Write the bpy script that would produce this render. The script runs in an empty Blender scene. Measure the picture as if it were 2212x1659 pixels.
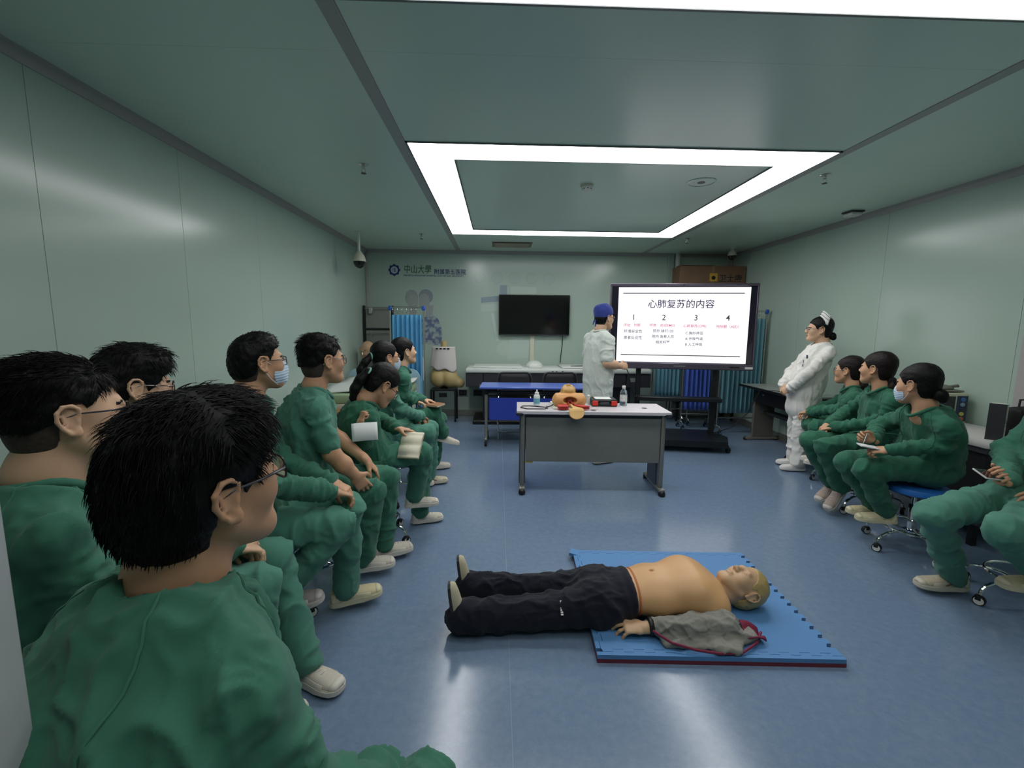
import bpy, bmesh, math, random
import numpy as np
from mathutils import Vector, Matrix, Euler

# ------------------------------------------------------------------ camera, world, exposure
SC = bpy.context.scene
COL = SC.collection
CAM_H, FOC_PX, YAW, PITCH, ROLL = 1.5, 960.0, 0.03228, 0.1305, 0.010
_fw = Vector((math.sin(YAW)*math.cos(PITCH), math.cos(YAW)*math.cos(PITCH), -math.sin(PITCH)))
_r0 = Vector((math.cos(YAW), -math.sin(YAW), 0)); _u0 = _r0.cross(_fw)
_r = _r0*math.cos(ROLL) + _u0*math.sin(ROLL); _u = _r.cross(_fw)
_cd = bpy.data.cameras.new('camera'); _cd.sensor_width = 36.0; _cd.lens = FOC_PX/2212*36.0
_cd.clip_start = 0.02
_co = bpy.data.objects.new('camera', _cd); COL.objects.link(_co)
_co.matrix_world = Matrix(((_r.x, _u.x, -_fw.x, 0), (_r.y, _u.y, -_fw.y, 0), (_r.z, _u.z, -_fw.z, CAM_H), (0, 0, 0, 1)))
SC.camera = _co
W = bpy.data.worlds.new('world'); SC.world = W; W.use_nodes = True
W.node_tree.nodes['Background'].inputs[0].default_value = (.6, .7, .68, 1)
W.node_tree.nodes['Background'].inputs[1].default_value = 0.0
SC.view_settings.view_transform = 'Standard'; SC.view_settings.look = 'None'
SC.view_settings.exposure = -0.03; SC.view_settings.gamma = 1.0; SC.view_settings.use_curve_mapping = False
LAMP_FAR, LAMP_NEAR, SCREEN_E = 10.5, 4.8, 1.15      # radiance of the two ceiling frames and the display

# ------------------------------------------------------------------ materials
def lin(c):
    return tuple((v/12.92 if v <= .04045 else ((v+.055)/1.055)**2.4) for v in [x/255 for x in c])
MATS = {}
def mat(name, rgb, rough=.5, metal=0, spec=.5, var=0, vscale=8, bump=0, bscale=60, emit=0, trans=0, alpha=1, stretch=None, coat=0, sheen=0, rvar=0):
    """procedural principled material; rgb in sRGB 0..255"""
    if name in MATS: return MATS[name]
    m = bpy.data.materials.new(name); m.use_nodes = True; nt = m.node_tree; b = nt.nodes['Principled BSDF']
    c = lin(rgb); b.inputs['Base Color'].default_value = (*c, 1)
    b.inputs['Roughness'].default_value = rough; b.inputs['Metallic'].default_value = metal
    b.inputs['Specular IOR Level'].default_value = spec
    if coat: b.inputs['Coat Weight'].default_value = coat; b.inputs['Coat Roughness'].default_value = .08
    if sheen: b.inputs['Sheen Weight'].default_value = sheen; b.inputs['Sheen Roughness'].default_value = .6
    if trans: b.inputs['Transmission Weight'].default_value = trans; b.inputs['IOR'].default_value = 1.33
    if emit: b.inputs['Emission Color'].default_value = (*c, 1); b.inputs['Emission Strength'].default_value = emit
    if alpha < 1: b.inputs['Alpha'].default_value = alpha
    if var or bump or rvar:
        tc = nt.nodes.new('ShaderNodeTexCoord'); mp = nt.nodes.new('ShaderNodeMapping')
        nt.links.new(tc.outputs['Object'], mp.inputs[0])
        if stretch: mp.inputs['Scale'].default_value = stretch
    if var:
        n = nt.nodes.new('ShaderNodeTexNoise'); n.inputs['Scale'].default_value = vscale; n.inputs['Detail'].default_value = 5
        nt.links.new(mp.outputs[0], n.inputs['Vector'])
        r = nt.nodes.new('ShaderNodeValToRGB'); e = r.color_ramp.elements
        e[0].position = .3; e[1].position = .7
        e[0].color = (*[v*(1-var) for v in c], 1); e[1].color = (*[min(1, v*(1+var)) for v in c], 1)
        nt.links.new(n.outputs['Fac'], r.inputs[0]); nt.links.new(r.outputs[0], b.inputs['Base Color'])
        if emit: nt.links.new(r.outputs[0], b.inputs['Emission Color'])
    if rvar:
        n3 = nt.nodes.new('ShaderNodeTexNoise'); n3.inputs['Scale'].default_value = 3; n3.inputs['Detail'].default_value = 4
        nt.links.new(mp.outputs[0], n3.inputs['Vector'])
        mr = nt.nodes.new('ShaderNodeMapRange'); mr.inputs['To Min'].default_value = rough-rvar; mr.inputs['To Max'].default_value = rough+rvar
        nt.links.new(n3.outputs['Fac'], mr.inputs['Value']); nt.links.new(mr.outputs[0], b.inputs['Roughness'])
    if bump:
        n2 = nt.nodes.new('ShaderNodeTexNoise'); n2.inputs['Scale'].default_value = bscale; n2.inputs['Detail'].default_value = 6
        nt.links.new(mp.outputs[0], n2.inputs['Vector'])
        bp = nt.nodes.new('ShaderNodeBump'); bp.inputs['Strength'].default_value = bump; bp.inputs['Distance'].default_value = .01
        nt.links.new(n2.outputs['Fac'], bp.inputs['Height']); nt.links.new(bp.outputs[0], b.inputs['Normal'])
    MATS[name] = m; return m

M_WALL = mat('wall_panel_paint', (170, 189, 177), .2, spec=.5, var=.02, vscale=1.5, bump=.02, bscale=3)
M_WALLGAP = mat('panel_joint', (132, 148, 138), .6)
M_CEIL = mat('ceiling_panel_paint', (200, 220, 204), .28, spec=.5, var=.02, vscale=1.2)
M_STRIP = mat('joint_strip', (156, 156, 152), .4)
M_ALU = mat('aluminium', (190, 190, 186), .35, metal=.85)
M_STEEL = mat('brushed_steel', (200, 200, 195), .25, metal=1)
M_CHROME = mat('chrome', (225, 225, 225), .08, metal=1)
M_BLACK = mat('black_plastic', (16, 16, 18), .45)
M_BLACKM = mat('black_metal', (24, 25, 28), .4, spec=.4)
M_DGREY = mat('dark_grey_plastic', (48, 49, 54), .5, var=.05)
M_WHITE = mat('white_plastic', (214, 214, 208), .35)
M_IVORY = mat('ivory_plastic', (200, 198, 180), .5)
M_RUB = mat('rubber', (14, 14, 15), .7)

# ------------------------------------------------------------------ mesh helpers
class G:
    def __init__(s): s.bm = bmesh.new()
    def _mark(s): return len(s.bm.verts)
    def _xf(s, vs, M):
        if M is not None:
            for v in vs: v.co = M @ v.co
    def box(s, x0, x1, y0, y1, z0, z1, bev=0, M=None, seg=1):
        r = bmesh.ops.create_cube(s.bm, size=1)['verts']
        for v in r:
            v.co = Vector((x0+(v.co.x+.5)*(x1-x0), y0+(v.co.y+.5)*(y1-y0), z0+(v.co.z+.5)*(z1-z0)))
        if bev:
            es = list({e for v in r for e in v.link_edges})
            o = bmesh.ops.bevel(s.bm, geom=es, offset=bev, segments=seg, profile=.5, affect='EDGES', clamp_overlap=True)
            r = list({v for f in o['faces'] for v in f.verts} | {v for v in r if v.is_valid})
        s._xf(r, M); return s
    def tube(s, pts, r, n=8, closed=False, cap=True, M=None):
        pts = [Vector(p) for p in pts]; N = len(pts)
        rr = r if hasattr(r, '__len__') else [r]*N
        rings = []; up = Vector((0, 0, 1)); prev = None
        for i, p in enumerate(pts):
            a = pts[(i-1) % N] if (closed or i > 0) else p; b = pts[(i+1) % N] if (closed or i < N-1) else p
            d = (b-a); d = d.normalized() if d.length > 1e-9 else Vector((0, 0, 1))
            if prev is None:
                u = d.cross(up) if abs(d.dot(up)) < .95 else d.cross(Vector((1, 0, 0)))
            else:
                u = prev - d*prev.dot(d)
            u.normalize(); prev = u; w = d.cross(u)
            rings.append([s.bm.verts.new(p+(u*math.cos(2*math.pi*k/n)+w*math.sin(2*math.pi*k/n))*rr[i]) for k in range(n)])
        for i in range(N if closed else N-1):
            A, B = rings[i], rings[(i+1) % N]
            for k in range(n): s.bm.faces.new((A[k], A[(k+1) % n], B[(k+1) % n], B[k]))
        if cap and not closed:
            s.bm.faces.new(rings[0][::-1]); s.bm.faces.new(rings[-1])
        if M is not None: s._xf([v for q in rings for v in q], M)
        return s
    def cyl(s, p, q, r, r2=None, n=16, M=None): return s.tube([p, q], [r, r if r2 is None else r2], n, M=M)
    def lathe(s, prof, n=24, M=None, c=(0, 0, 0), cap=True):
        rings = [[s.bm.verts.new((c[0]+max(r, 1e-4)*math.cos(2*math.pi*k/n), c[1]+max(r, 1e-4)*math.sin(2*math.pi*k/n), c[2]+z)) for k in range(n)] for r, z in prof]
        for A, B in zip(rings, rings[1:]):
            for k in range(n): s.bm.faces.new((A[k], A[(k+1) % n], B[(k+1) % n], B[k]))
        if cap: s.bm.faces.new(rings[0][::-1]); s.bm.faces.new(rings[-1])
        s._xf([v for q in rings for v in q], M); return s
    def sph(s, c, r, n=16, M=None):
        rr = r if hasattr(r, '__len__') else (r, r, r)
        vs = bmesh.ops.create_uvsphere(s.bm, u_segments=n, v_segments=max(6, n//2), radius=1)['verts']
        for v in vs: v.co = Vector((c[0]+v.co.x*rr[0], c[1]+v.co.y*rr[1], c[2]+v.co.z*rr[2]))
        s._xf(vs, M); return s
    def prism(s, poly, h, M=None, z0=0):
        a = [s.bm.verts.new((x, y, z0)) for x, y in poly]; b = [s.bm.verts.new((x, y, z0+h)) for x, y in poly]
        s.bm.faces.new(a[::-1]); s.bm.faces.new(b); n = len(poly)
        for k in range(n): s.bm.faces.new((a[k], a[(k+1) % n], b[(k+1) % n], b[k]))
        s._xf(a+b, M); return s
    def grid(s, fn, nu, nv, M=None, thick=0):
        V = [[s.bm.verts.new(fn(i/nu, j/nv)) for j in range(nv+1)] for i in range(nu+1)]
        for i in range(nu):
            for j in range(nv): s.bm.faces.new((V[i][j], V[i+1][j], V[i+1][j+1], V[i][j+1]))
        s._xf([v for q in V for v in q], M); return s
    def mesh(s, name, m, smooth=40):
        me = bpy.data.meshes.new(name)
        bmesh.ops.recalc_face_normals(s.bm, faces=s.bm.faces)
        s.bm.to_mesh(me); s.bm.free()
        if m: me.materials.append(m)
        if smooth:
            me.polygons.foreach_set('use_smooth', [True]*len(me.polygons)); me.set_sharp_from_angle(angle=math.radians(smooth))
        return me
    def build(s, name, m, parent=None, smooth=40, loc=None, solid=0):
        o = bpy.data.objects.new(name, s.mesh(name, m, smooth)); COL.objects.link(o)
        if parent is not None: o.parent = parent
        if loc: o.location = loc
        if solid:
            md = o.modifiers.new('thickness', 'SOLIDIFY'); md.thickness = solid
        return o
def tag(o, label, cat, group=None):
    o['label'] = label; o['category'] = cat
    if group: o['group'] = group
    return o
def thing(name, label, cat, loc=(0, 0, 0), rz=0, group=None):
    o = bpy.data.objects.new(name, None); COL.objects.link(o); o.empty_display_size = .1
    o.location = loc; o.rotation_euler = (0, 0, rz); return tag(o, label, cat, group)
def struct(o): o['kind'] = 'structure'; return o
def dup(root, loc, rz=None, label=None):
    r = root.copy(); COL.objects.link(r); r.location = loc
    if rz is not None: r.rotation_euler = (0, 0, rz)
    if label: r['label'] = label
    for ch in list(root.children):
        c = ch.copy(); COL.objects.link(c); c.parent = r
        for g in list(ch.children):
            d = g.copy(); COL.objects.link(d); d.parent = c
    return r
def raw(name, V, F, m, parent=None, smooth=True, loc=None):
    me = bpy.data.meshes.new(name); me.from_pydata([tuple(map(float, v)) for v in V], [], [tuple(map(int, f)) for f in F]); me.update()
    if m: me.materials.append(m)
    if smooth: me.polygons.foreach_set('use_smooth', [True]*len(me.polygons))
    o = bpy.data.objects.new(name, me); COL.objects.link(o)
    if parent is not None: o.parent = parent
    if loc: o.location = loc
    return o
def text_obj(name, body, size, m, parent, M, ext=.0005, align='LEFT', shear=0, space=1, sx=1, bold=0):
    cu = bpy.data.curves.new(name, 'FONT'); cu.body = body; cu.size = size; cu.extrude = ext; cu.align_x = align; cu.shear = shear; cu.space_character = space
    cu.resolution_u = 3; cu.offset = bold
    t = bpy.data.objects.new(name+'_curve', cu); COL.objects.link(t)
    dg = bpy.context.evaluated_depsgraph_get()
    me = bpy.data.meshes.new_from_object(t.evaluated_get(dg)); me.name = name
    bpy.data.objects.remove(t); bpy.data.curves.remove(cu)
    me.transform(M @ Matrix.Diagonal((sx, 1, 1, 1)))
    me.materials.clear(); me.materials.append(m)
    o = bpy.data.objects.new(name, me); COL.objects.link(o); o.parent = parent; return o
def T(x=0, y=0, z=0): return Matrix.Translation((x, y, z))
def R(ax, deg): return Matrix.Rotation(math.radians(deg), 4, ax)
def arc(cx, cy, r, a0, a1, n): return [(cx+r*math.cos(math.radians(a0+(a1-a0)*k/n)), cy+r*math.sin(math.radians(a0+(a1-a0)*k/n))) for k in range(n+1)]
# ================================================================== THE ROOM
XL, XR, YB, YF, ZC = -2.125, 3.82, 7.35, -1.3, 2.68
# floor: blue speckled vinyl, glossy
def floor_mat():
    m = bpy.data.materials.new('blue_vinyl'); m.use_nodes = True; nt = m.node_tree; b = nt.nodes['Principled BSDF']
    tc = nt.nodes.new('ShaderNodeTexCoord')
    n1 = nt.nodes.new('ShaderNodeTexNoise'); n1.inputs['Scale'].default_value = 26; n1.inputs['Detail'].default_value = 8; n1.inputs['Roughness'].default_value = .7
    n2 = nt.nodes.new('ShaderNodeTexNoise'); n2.inputs['Scale'].default_value = 2.2; n2.inputs['Detail'].default_value = 3
    n4 = nt.nodes.new('ShaderNodeTexNoise'); n4.inputs['Scale'].default_value = 150; n4.inputs['Detail'].default_value = 3
    for n in (n1, n2, n4): nt.links.new(tc.outputs['Object'], n.inputs['Vector'])
    r = nt.nodes.new('ShaderNodeValToRGB'); e = r.color_ramp.elements
    e[0].position = .3; e[0].color = (*lin((102, 122, 148)), 1); e[1].position = .7; e[1].color = (*lin((118, 137, 160)), 1)
    nt.links.new(n1.outputs['Fac'], r.inputs[0])
    r2 = nt.nodes.new('ShaderNodeValToRGB'); e = r2.color_ramp.elements
    e[0].position = .62; e[0].color = (0, 0, 0, 1); e[1].position = .72; e[1].color = (1, 1, 1, 1)
    nt.links.new(n4.outputs['Fac'], r2.inputs[0])
    mx = nt.nodes.new('ShaderNodeMix'); mx.data_type = 'RGBA'; mx.inputs['B'].default_value = (*lin((150, 164, 184)), 1)
    ml = nt.nodes.new('ShaderNodeMath'); ml.operation = 'MULTIPLY'; ml.inputs[1].default_value = .22
    nt.links.new(r2.outputs[0], ml.inputs[0]); nt.links.new(ml.outputs[0], mx.inputs['Factor']); nt.links.new(r.outputs[0], mx.inputs['A'])
    nt.links.new(mx.outputs['Result'], b.inputs['Base Color'])
    mr = nt.nodes.new('ShaderNodeMapRange'); mr.inputs['To Min'].default_value = .14; mr.inputs['To Max'].default_value = .22
    nt.links.new(n2.outputs['Fac'], mr.inputs['Value']); nt.links.new(mr.outputs[0], b.inputs['Roughness'])
    bp = nt.nodes.new('ShaderNodeBump'); bp.inputs['Strength'].default_value = .05; bp.inputs['Distance'].default_value = .004
    nt.links.new(n1.outputs['Fac'], bp.inputs['Height']); nt.links.new(bp.outputs[0], b.inputs['Normal'])
    b.inputs['Specular IOR Level'].default_value = .5
    return m
M_FLOOR = floor_mat()
fl = struct(G().box(XL-.1, XR+.1, YF-.1, YB+.1, -.1, 0).build('floor', M_FLOOR, smooth=0))
# vinyl sheet welds: thin seams let into the floor
for x in (.06,):
    G().box(x-.0015, x+.0015, YF, YB, 0, .0003).build('weld_seam', mat('weld_rod', (110, 130, 154), .3), fl, 0)

def panel_wall(name, axis, at, a0, a1, inward, edges):
    """backing slab with separate painted metal panels and recessed joints; axis = direction the wall runs"""
    g = G(); t = .1*(-inward)
    if axis == 'y': g.box(min(at, at+t), max(at, at+t), a0, a1, 0, ZC+.1)
    else: g.box(a0, a1, min(at, at+t), max(at, at+t), 0, ZC+.1)
    w = struct(g.build(name, M_WALLGAP, smooth=0))
    for p, q in zip(edges, edges[1:]):
        g = G(); d0, d1 = sorted((at, at+inward*.004))
        if axis == 'y': g.box(d0, d1, p+.001, q-.001, 0, ZC, .0008)
        else: g.box(p+.001, q-.001, d0, d1, 0, ZC, .0012)
        g.build('panel', M_WALL, w, 0)
    return w
panel_wall('wall_left', 'y', XL, YF-.1, YB+.1, 1, [YF-.1, .3, 1.255, 2.21, 3.165, 4.12, 5.075, 6.03, 6.985, YB+.1])
panel_wall('wall_right', 'y', XR, YF-.1, YB+.1, -1, [YF-.1, .3, 1.255, 2.21, 3.165, 4.4, 5.6, 6.8, YB+.1])
wb = panel_wall('wall_back', 'x', YB, XL, XR, -1, [XL, 2.80, XR])
panel_wall('wall_front', 'x', YF, XL, XR, 1, [XL, -.9, .3, 1.5, 2.7, XR])

# ceiling slab, three lanes of panels with two grey joint strips between them
ce = struct(G().box(XL-.1, XR+.1, YF-.1, YB+.1, ZC+.012, ZC+.1).build('ceiling', M_WALLGAP, smooth=0))
LX0, LX1 = -.61, 2.30
FAR = (3.08, 6.02); NEAR = (.05, 1.81); BW = .30
def cpanel(x0, x1, y0, y1):
    G().box(x0+.0004, x1-.0004, y0+.0004, y1-.0004, ZC, ZC+.012, .0004).build('panel', M_CEIL, ce, 0)
ycuts = [YF, -.1, 1.03, 2.13, 3.3, 4.5, 5.7, YB]
for a, b in zip(ycuts, ycuts[1:]):
    cpanel(XL, LX0-.07, a, b); cpanel(LX1+.07, XR, a, b)
for a, b in ((YF, NEAR[0]), (NEAR[1], 2.13), (2.13, FAR[0]), (FAR[1], YB)):
    cpanel(LX0, LX1, a, b)
for a, b in ((FAR[0]+BW, 4.3), (4.3, FAR[1]-BW)): cpanel(LX0+BW, LX1-BW, a, b)
cpanel(LX0+BW, LX1-BW, NEAR[0]+BW, NEAR[1]-BW)
for i, x in enumerate((LX0-.035, LX1+.035)):
    struct(G().box(x-.034, x+.034, YF, YB, ZC-.004, ZC+.012, .002).build('trim_%d' % (i+1), M_STRIP, smooth=0))
# cornice coving, cover strips in the corners, steel skirting
def coving(name, pts2, a0, a1, axis):
    g = G(); n = len(pts2); V = []
    for a in (a0, a1):
        V.append([g.bm.verts.new((p[0], a, p[1]) if axis == 'y' else (a, p[0], p[1])) for p in pts2])
    for k in range(n): g.bm.faces.new((V[0][k], V[0][(k+1) % n], V[1][(k+1) % n], V[1][k]))
    g.bm.faces.new(V[0]); g.bm.faces.new(V[1][::-1])
    return struct(g.build(name, M_STRIP, smooth=50))
def cov(at, s):
    return [(at, ZC), (at+s*.05, ZC), (at+s*.05, ZC-.005)] + [(at+s*(.045-.035*math.sin(k*math.pi/12)), ZC-.008-.035*(1-math.cos(k*math.pi/12))) for k in range(7)] + [(at+s*.006, ZC-.05), (at, ZC-.05)]
coving('trim_3', cov(XL+.004, 1), YF, YB, 'y'); coving('trim_4', cov(XR-.004, -1), YF, YB, 'y'); coving('trim_5', cov(YB-.004, -1), XL, XR, 'x')
struct(G().box(XL, XL+.045, YB-.045, YB, 0, ZC-.05, .012, seg=2).build('trim_6', M_STRIP, smooth=50))
struct(G().box(XR-.045, XR, YB-.045, YB, 0, ZC-.05, .012, seg=2).build('trim_7', M_STRIP, smooth=50))
M_SKIRT = mat('skirting_steel', (176, 174, 160), .3, metal=.8)
struct(G().box(XL, XR, YB-.022, YB-.004, 0, .10, .004).build('baseboard_back', M_SKIRT, smooth=0))
struct(G().box(XL+.004, XL+.022, YF, YB, 0, .10, .004).build('baseboard_left', M_SKIRT, smooth=0))
struct(G().box(XR-.022, XR-.004, YF, YB, 0, .10, .004).build('baseboard_right', M_SKIRT, smooth=0))
# boxed-in pipe chase on the back wall with its round white pipe
struct(G().box(2.74, 2.84, YB-.06, YB-.004, 0, ZC, .008).build('trim_8', mat('chase_paint', (150, 168, 160), .35), smooth=0))
struct(G().cyl((2.90, YB-.05, 0), (2.90, YB-.05, ZC), .042, n=24).build('trim_9', mat('pipe_paint', (190, 196, 188), .3), smooth=50))
# white door frame post by the entrance and the pale door frame on the right wall
g = G().box(-.63, -.535, .40, .48, 0, 2.2, .006)
g.box(-.605, -.595, .394, .40, 0, 2.2, .002); g.box(-.57, -.56, .394, .40, 0, 2.2, .002)
struct(g.build('trim_10', mat('door_frame_white', (198, 200, 202), .4), smooth=0))
struct(G().box(XR-.05, XR-.004, 3.02, 3.1, 0, 2.15, .006).build('trim_11', mat('frame_rose_grey', (170, 164, 164), .4), smooth=0))

# ---------------- ceiling lights: square luminous frames
M_DIFF1 = mat('diffuser_far', (255, 255, 255), .5, emit=LAMP_FAR)
M_DIFF2 = mat('diffuser_near', (255, 255, 255), .5, emit=LAMP_NEAR)
M_LFRAME = mat('lamp_frame', (110, 114, 114), .4, metal=.4)
def frame_light(label, y0, y1, m):
    t = thing('ceiling_light', label, 'ceiling light', ((LX0+LX1)/2, (y0+y1)/2, ZC))
    hx, hy = (LX1-LX0)/2, (y1-y0)/2; z0, z1 = -.004, .008
    b = BW
    for x0, x1, q0, q1 in ((-hx, hx, -hy, -hy+b), (-hx, hx, hy-b, hy), (-hx, -hx+b, -hy+b, hy-b), (hx-b, hx, -hy+b, hy-b)):
        G().box(x0+.008, x1-.008, q0+.008, q1-.008, z0, z1).build('diffuser', m, t, 0)
    for x0, x1, q0, q1 in ((-hx, hx, -hy, -hy+.012), (-hx, hx, hy-.012, hy), (-hx, -hx+.012, -hy, hy), (hx-.012, hx, -hy, hy),
                           (-hx+b-.012, hx-b+.012, -hy+b-.012, -hy+b), (-hx+b-.012, hx-b+.012, hy-b, hy-b+.012), (-hx+b-.012, -hx+b, -hy+b, hy-b), (hx-b, hx-b+.012, -hy+b, hy-b)):
        G().box(x0, x1, q0, q1, -.008, .01).build('frame', M_LFRAME, t, 0)
frame_light('square luminous ceiling frame over the desk, around the smoke detector panel', FAR[0], FAR[1], M_DIFF1)
frame_light('luminous ceiling frame above the entrance, only its far edge in view', NEAR[0], NEAR[1], M_DIFF2)

# ---------------- ceiling fittings
def sprinkler(x, y, label):
    t = thing('sprinkler', label, 'sprinkler', (x, y, ZC), 0, 'ceiling sprinklers')
    G().lathe([(.038, 0), (.038, -.003), (.03, -.008), (.014, -.01)], 20).build('escutcheon', M_STEEL, t)
    G().lathe([(.011, -.008), (.011, -.028), (.007, -.032)], 12).build('body', M_STEEL, t)
    g = G()
    for s in (-1, 1): g.tube([(s*.009, 0, -.028), (s*.014, 0, -.045), (s*.004, 0, -.06)], .003, 6)
    g.build('yoke', M_STEEL, t)
    g = G().lathe([(.003, -.058), (.02, -.062), (.02, -.065), (.003, -.066)], 14); g.build('deflector', M_DGREY, t)
sprinkler(-1.01, 3.53, 'pendent sprinkler between left wall and near end of luminous frame')
sprinkler(-1.01, 6.06, 'pendent sprinkler beside the pole-hung dome camera')
sprinkler(2.52, 3.54, 'pendent sprinkler on right lane of ceiling near the round speaker')
sprinkler(2.52, 6.07, 'pendent sprinkler above the interactive display')
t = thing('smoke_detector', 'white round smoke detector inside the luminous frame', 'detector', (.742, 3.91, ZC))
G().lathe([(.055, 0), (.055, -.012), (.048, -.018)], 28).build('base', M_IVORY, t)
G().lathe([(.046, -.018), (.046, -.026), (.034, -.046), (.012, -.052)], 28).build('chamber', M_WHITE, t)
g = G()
for k in range(8): g.box(.030, .043, -.006, .006, -.036, -.027, M=R('Z', 45*k))  # black boxes, the dark of the slot openings put in as colour
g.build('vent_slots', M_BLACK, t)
t = thing('ceiling_speaker', 'flat round ceiling speaker beside the smoke detector', 'speaker', (1.653, 3.767, ZC))
G().lathe([(.115, 0), (.115, -.004), (.105, -.009), (.098, -.009), (.098, -.005), (.001, -.005)], 36).build('ring', M_CEIL, t)
G().lathe([(.03, -.004), (.03, -.0075), (.001, -.008)], 20).build('centre_cap', M_DGREY, t)
t = thing('air_vent', 'beige louvred air vent in ceiling before the back wall', 'vent', (.195, 6.72, ZC))
M_VENT = mat('vent_beige', (176, 168, 140), .5)
G().box(-.29, .29, -.2, .2, -.006, 0, .002).build('flange', mat('vent_flange', (120, 112, 88), .5), t, 0)
for k in range(9): G().box(-.25, .25, -.008, .008, -.004, .004, M=T(0, -.16+k*.04, -.013) @ R('X', 35)).build('slat', M_VENT, t, 0)
t = thing('ceiling_sensor', 'small white box sensor on ceiling by the right wall', 'sensor', (3.587, 4.58, ZC))
G().box(-.07, .07, -.07, .07, -.014, 0, .004).build('base', M_DGREY, t, 0)
G().box(-.06, .06, -.06, .06, -.045, -.014, .008).build('cover', M_WHITE, t)
t = thing('jet_nozzle', 'tiny white ceiling nozzle before the air vent', 'nozzle', (.302, 6.25, ZC))
G().lathe([(.016, 0), (.016, -.004), (.007, -.008), (.006, -.03), (.002, -.033)], 12).build('body', M_WHITE, t)
def dome_camera(label, x, y, drop, s=1):
    t = thing('dome_camera', label, 'camera', (x, y, ZC)); s2 = s
    G().lathe([(.045*s, 0), (.045*s, -.008), (.018*s, -.012)], 20).build('ceiling_flange', M_WHITE, t)
    if drop > .03: G().cyl((0, 0, -.01), (0, 0, -drop), .017*s, n=14).build('drop_pole', M_WHITE, t)
    G().lathe([(.018*s, -drop+.01), (.03*s, -drop-.01), (.062*s, -drop-.05*s), (.076*s, -drop-.095*s), (.078*s, -drop-.12*s), (.07*s, -drop-.122*s)], 24).build('housing', M_IVORY, t)
    G().lathe([(.072*s, -drop-.115*s)] + [(.072*s*math.cos(a*math.pi/16), -drop-.122*s-.08*s*math.sin(a*math.pi/16)) for a in range(8)] + [(.002, -drop-.203*s)], 24).build('dome', mat('camera_dome', (8, 8, 9), .08, spec=.6), t)
dome_camera('dome camera hanging on a white pole by left wall', -1.8, 5.97, .25, 1.05)
dome_camera('small dome camera fixed under ceiling in right back corner', 3.5, 6.75, .01, .8)
# ================================================================== FURNITURE AND EQUIPMENT
# ---- castors
def castor(parent, x, y, r=.027, ring=M_WHITE, rz=0, top=None):
    """black twin-disc castor with a pale ring; stem up to `top`"""
    MM = T(x, y, 0) @ R('Z', rz)
    g = G().lathe([(.3*r, -.012), (r, -.012), (r, .012), (.3*r, .012)], 18, MM @ T(0, 0, r) @ R('X', 90))
    g.box(-r*.75, r*.5, -.016, .016, r*.9, r*2.05, .006, MM)
    g.cyl((0, 0, r*1.9), (0, 0, top or r*2.8), .006, n=8, M=MM)
    c = g.build('castor', M_RUB, parent)
    for s in (-1, 1):
        G().lathe([(r*.52, 0), (r*.8, 0), (r*.8, .002), (r*.52, .002)], 18, MM @ T(0, s*.013-(.002 if s < 0 else 0)*0, r) @ R('X', -90*s)).build('ring', ring, c)
    return c

# ---- grey desk with white top
def grey_desk():
    t = thing('office_desk', 'white-topped desk with grey front panel holding the airway model', 'desk', (.857, 4.03, 0), math.radians(-2.6))
    M_TOP = mat('laminate_white', (206, 200, 204), .3, var=.02); M_SIDE = mat('desk_side', (66, 76, 92), .45)
    M_PAN = mat('desk_panel_grey', (112, 114, 110), .6, var=.04, vscale=30); M_FOOT = mat('desk_foot', (138, 136, 130), .35, metal=.6)
    G().box(-.68, .68, -.225, .225, .728, .76, .004).build('table_top', M_TOP, t, 0)
    for s in (-1, 1):
        G().box(min(s*.62, s*.685), max(s*.62, s*.685), -.23, .0, .712, .745, .01).build('corner_cap', mat('cap_navy', (30, 34, 48), .5), t)
    G().box(-.60, .60, -.165, -.135, .69, .73).build('rail', mat('rail_navy', (52, 58, 74), .5), t, 0)
    G().box(-.595, .60, -.185, -.168, .29, .692, .002).build('front_panel', M_PAN, t, 0)
    G().box(-.60, -.53, -.172, -.15, .272, .288, .001).build('yellow_label', mat('label_yellow', (196, 176, 72), .6), t, 0)
    for s in (-1, 1):
        x = s*.625
        G().box(x-.028, x+.028, -.11, .15, .05, .728, .006).build('leg_panel', M_SIDE, t, 0)
        G().box(x-.02, x+.02, -.19, -.11, .05, .728, .012, seg=2).build('leg_post', M_FOOT, t)
        G().box(x-.028, x+.028, -.245, .27, .028, .062, .012, seg=2).build('foot_bar', M_FOOT, t)
        for y in (-.235, .255):
            G().lathe([(.026, .0), (.03, .006), (.03, .03), (.022, .045), (.01, .05)], 16, T(x, y, 0)).build('end_glide', M_BLACK, t)
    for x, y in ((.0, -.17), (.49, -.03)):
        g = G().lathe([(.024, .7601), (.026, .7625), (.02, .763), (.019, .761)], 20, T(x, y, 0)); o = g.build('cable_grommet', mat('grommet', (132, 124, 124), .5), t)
        G().lathe([(.0185, .7602), (.0185, .7612)], 20, T(x, y, 0)).build('hole_shade', M_DGREY, o)  # dark disc stands in for the shade inside the open cable hole
    return t
grey_desk()

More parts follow.
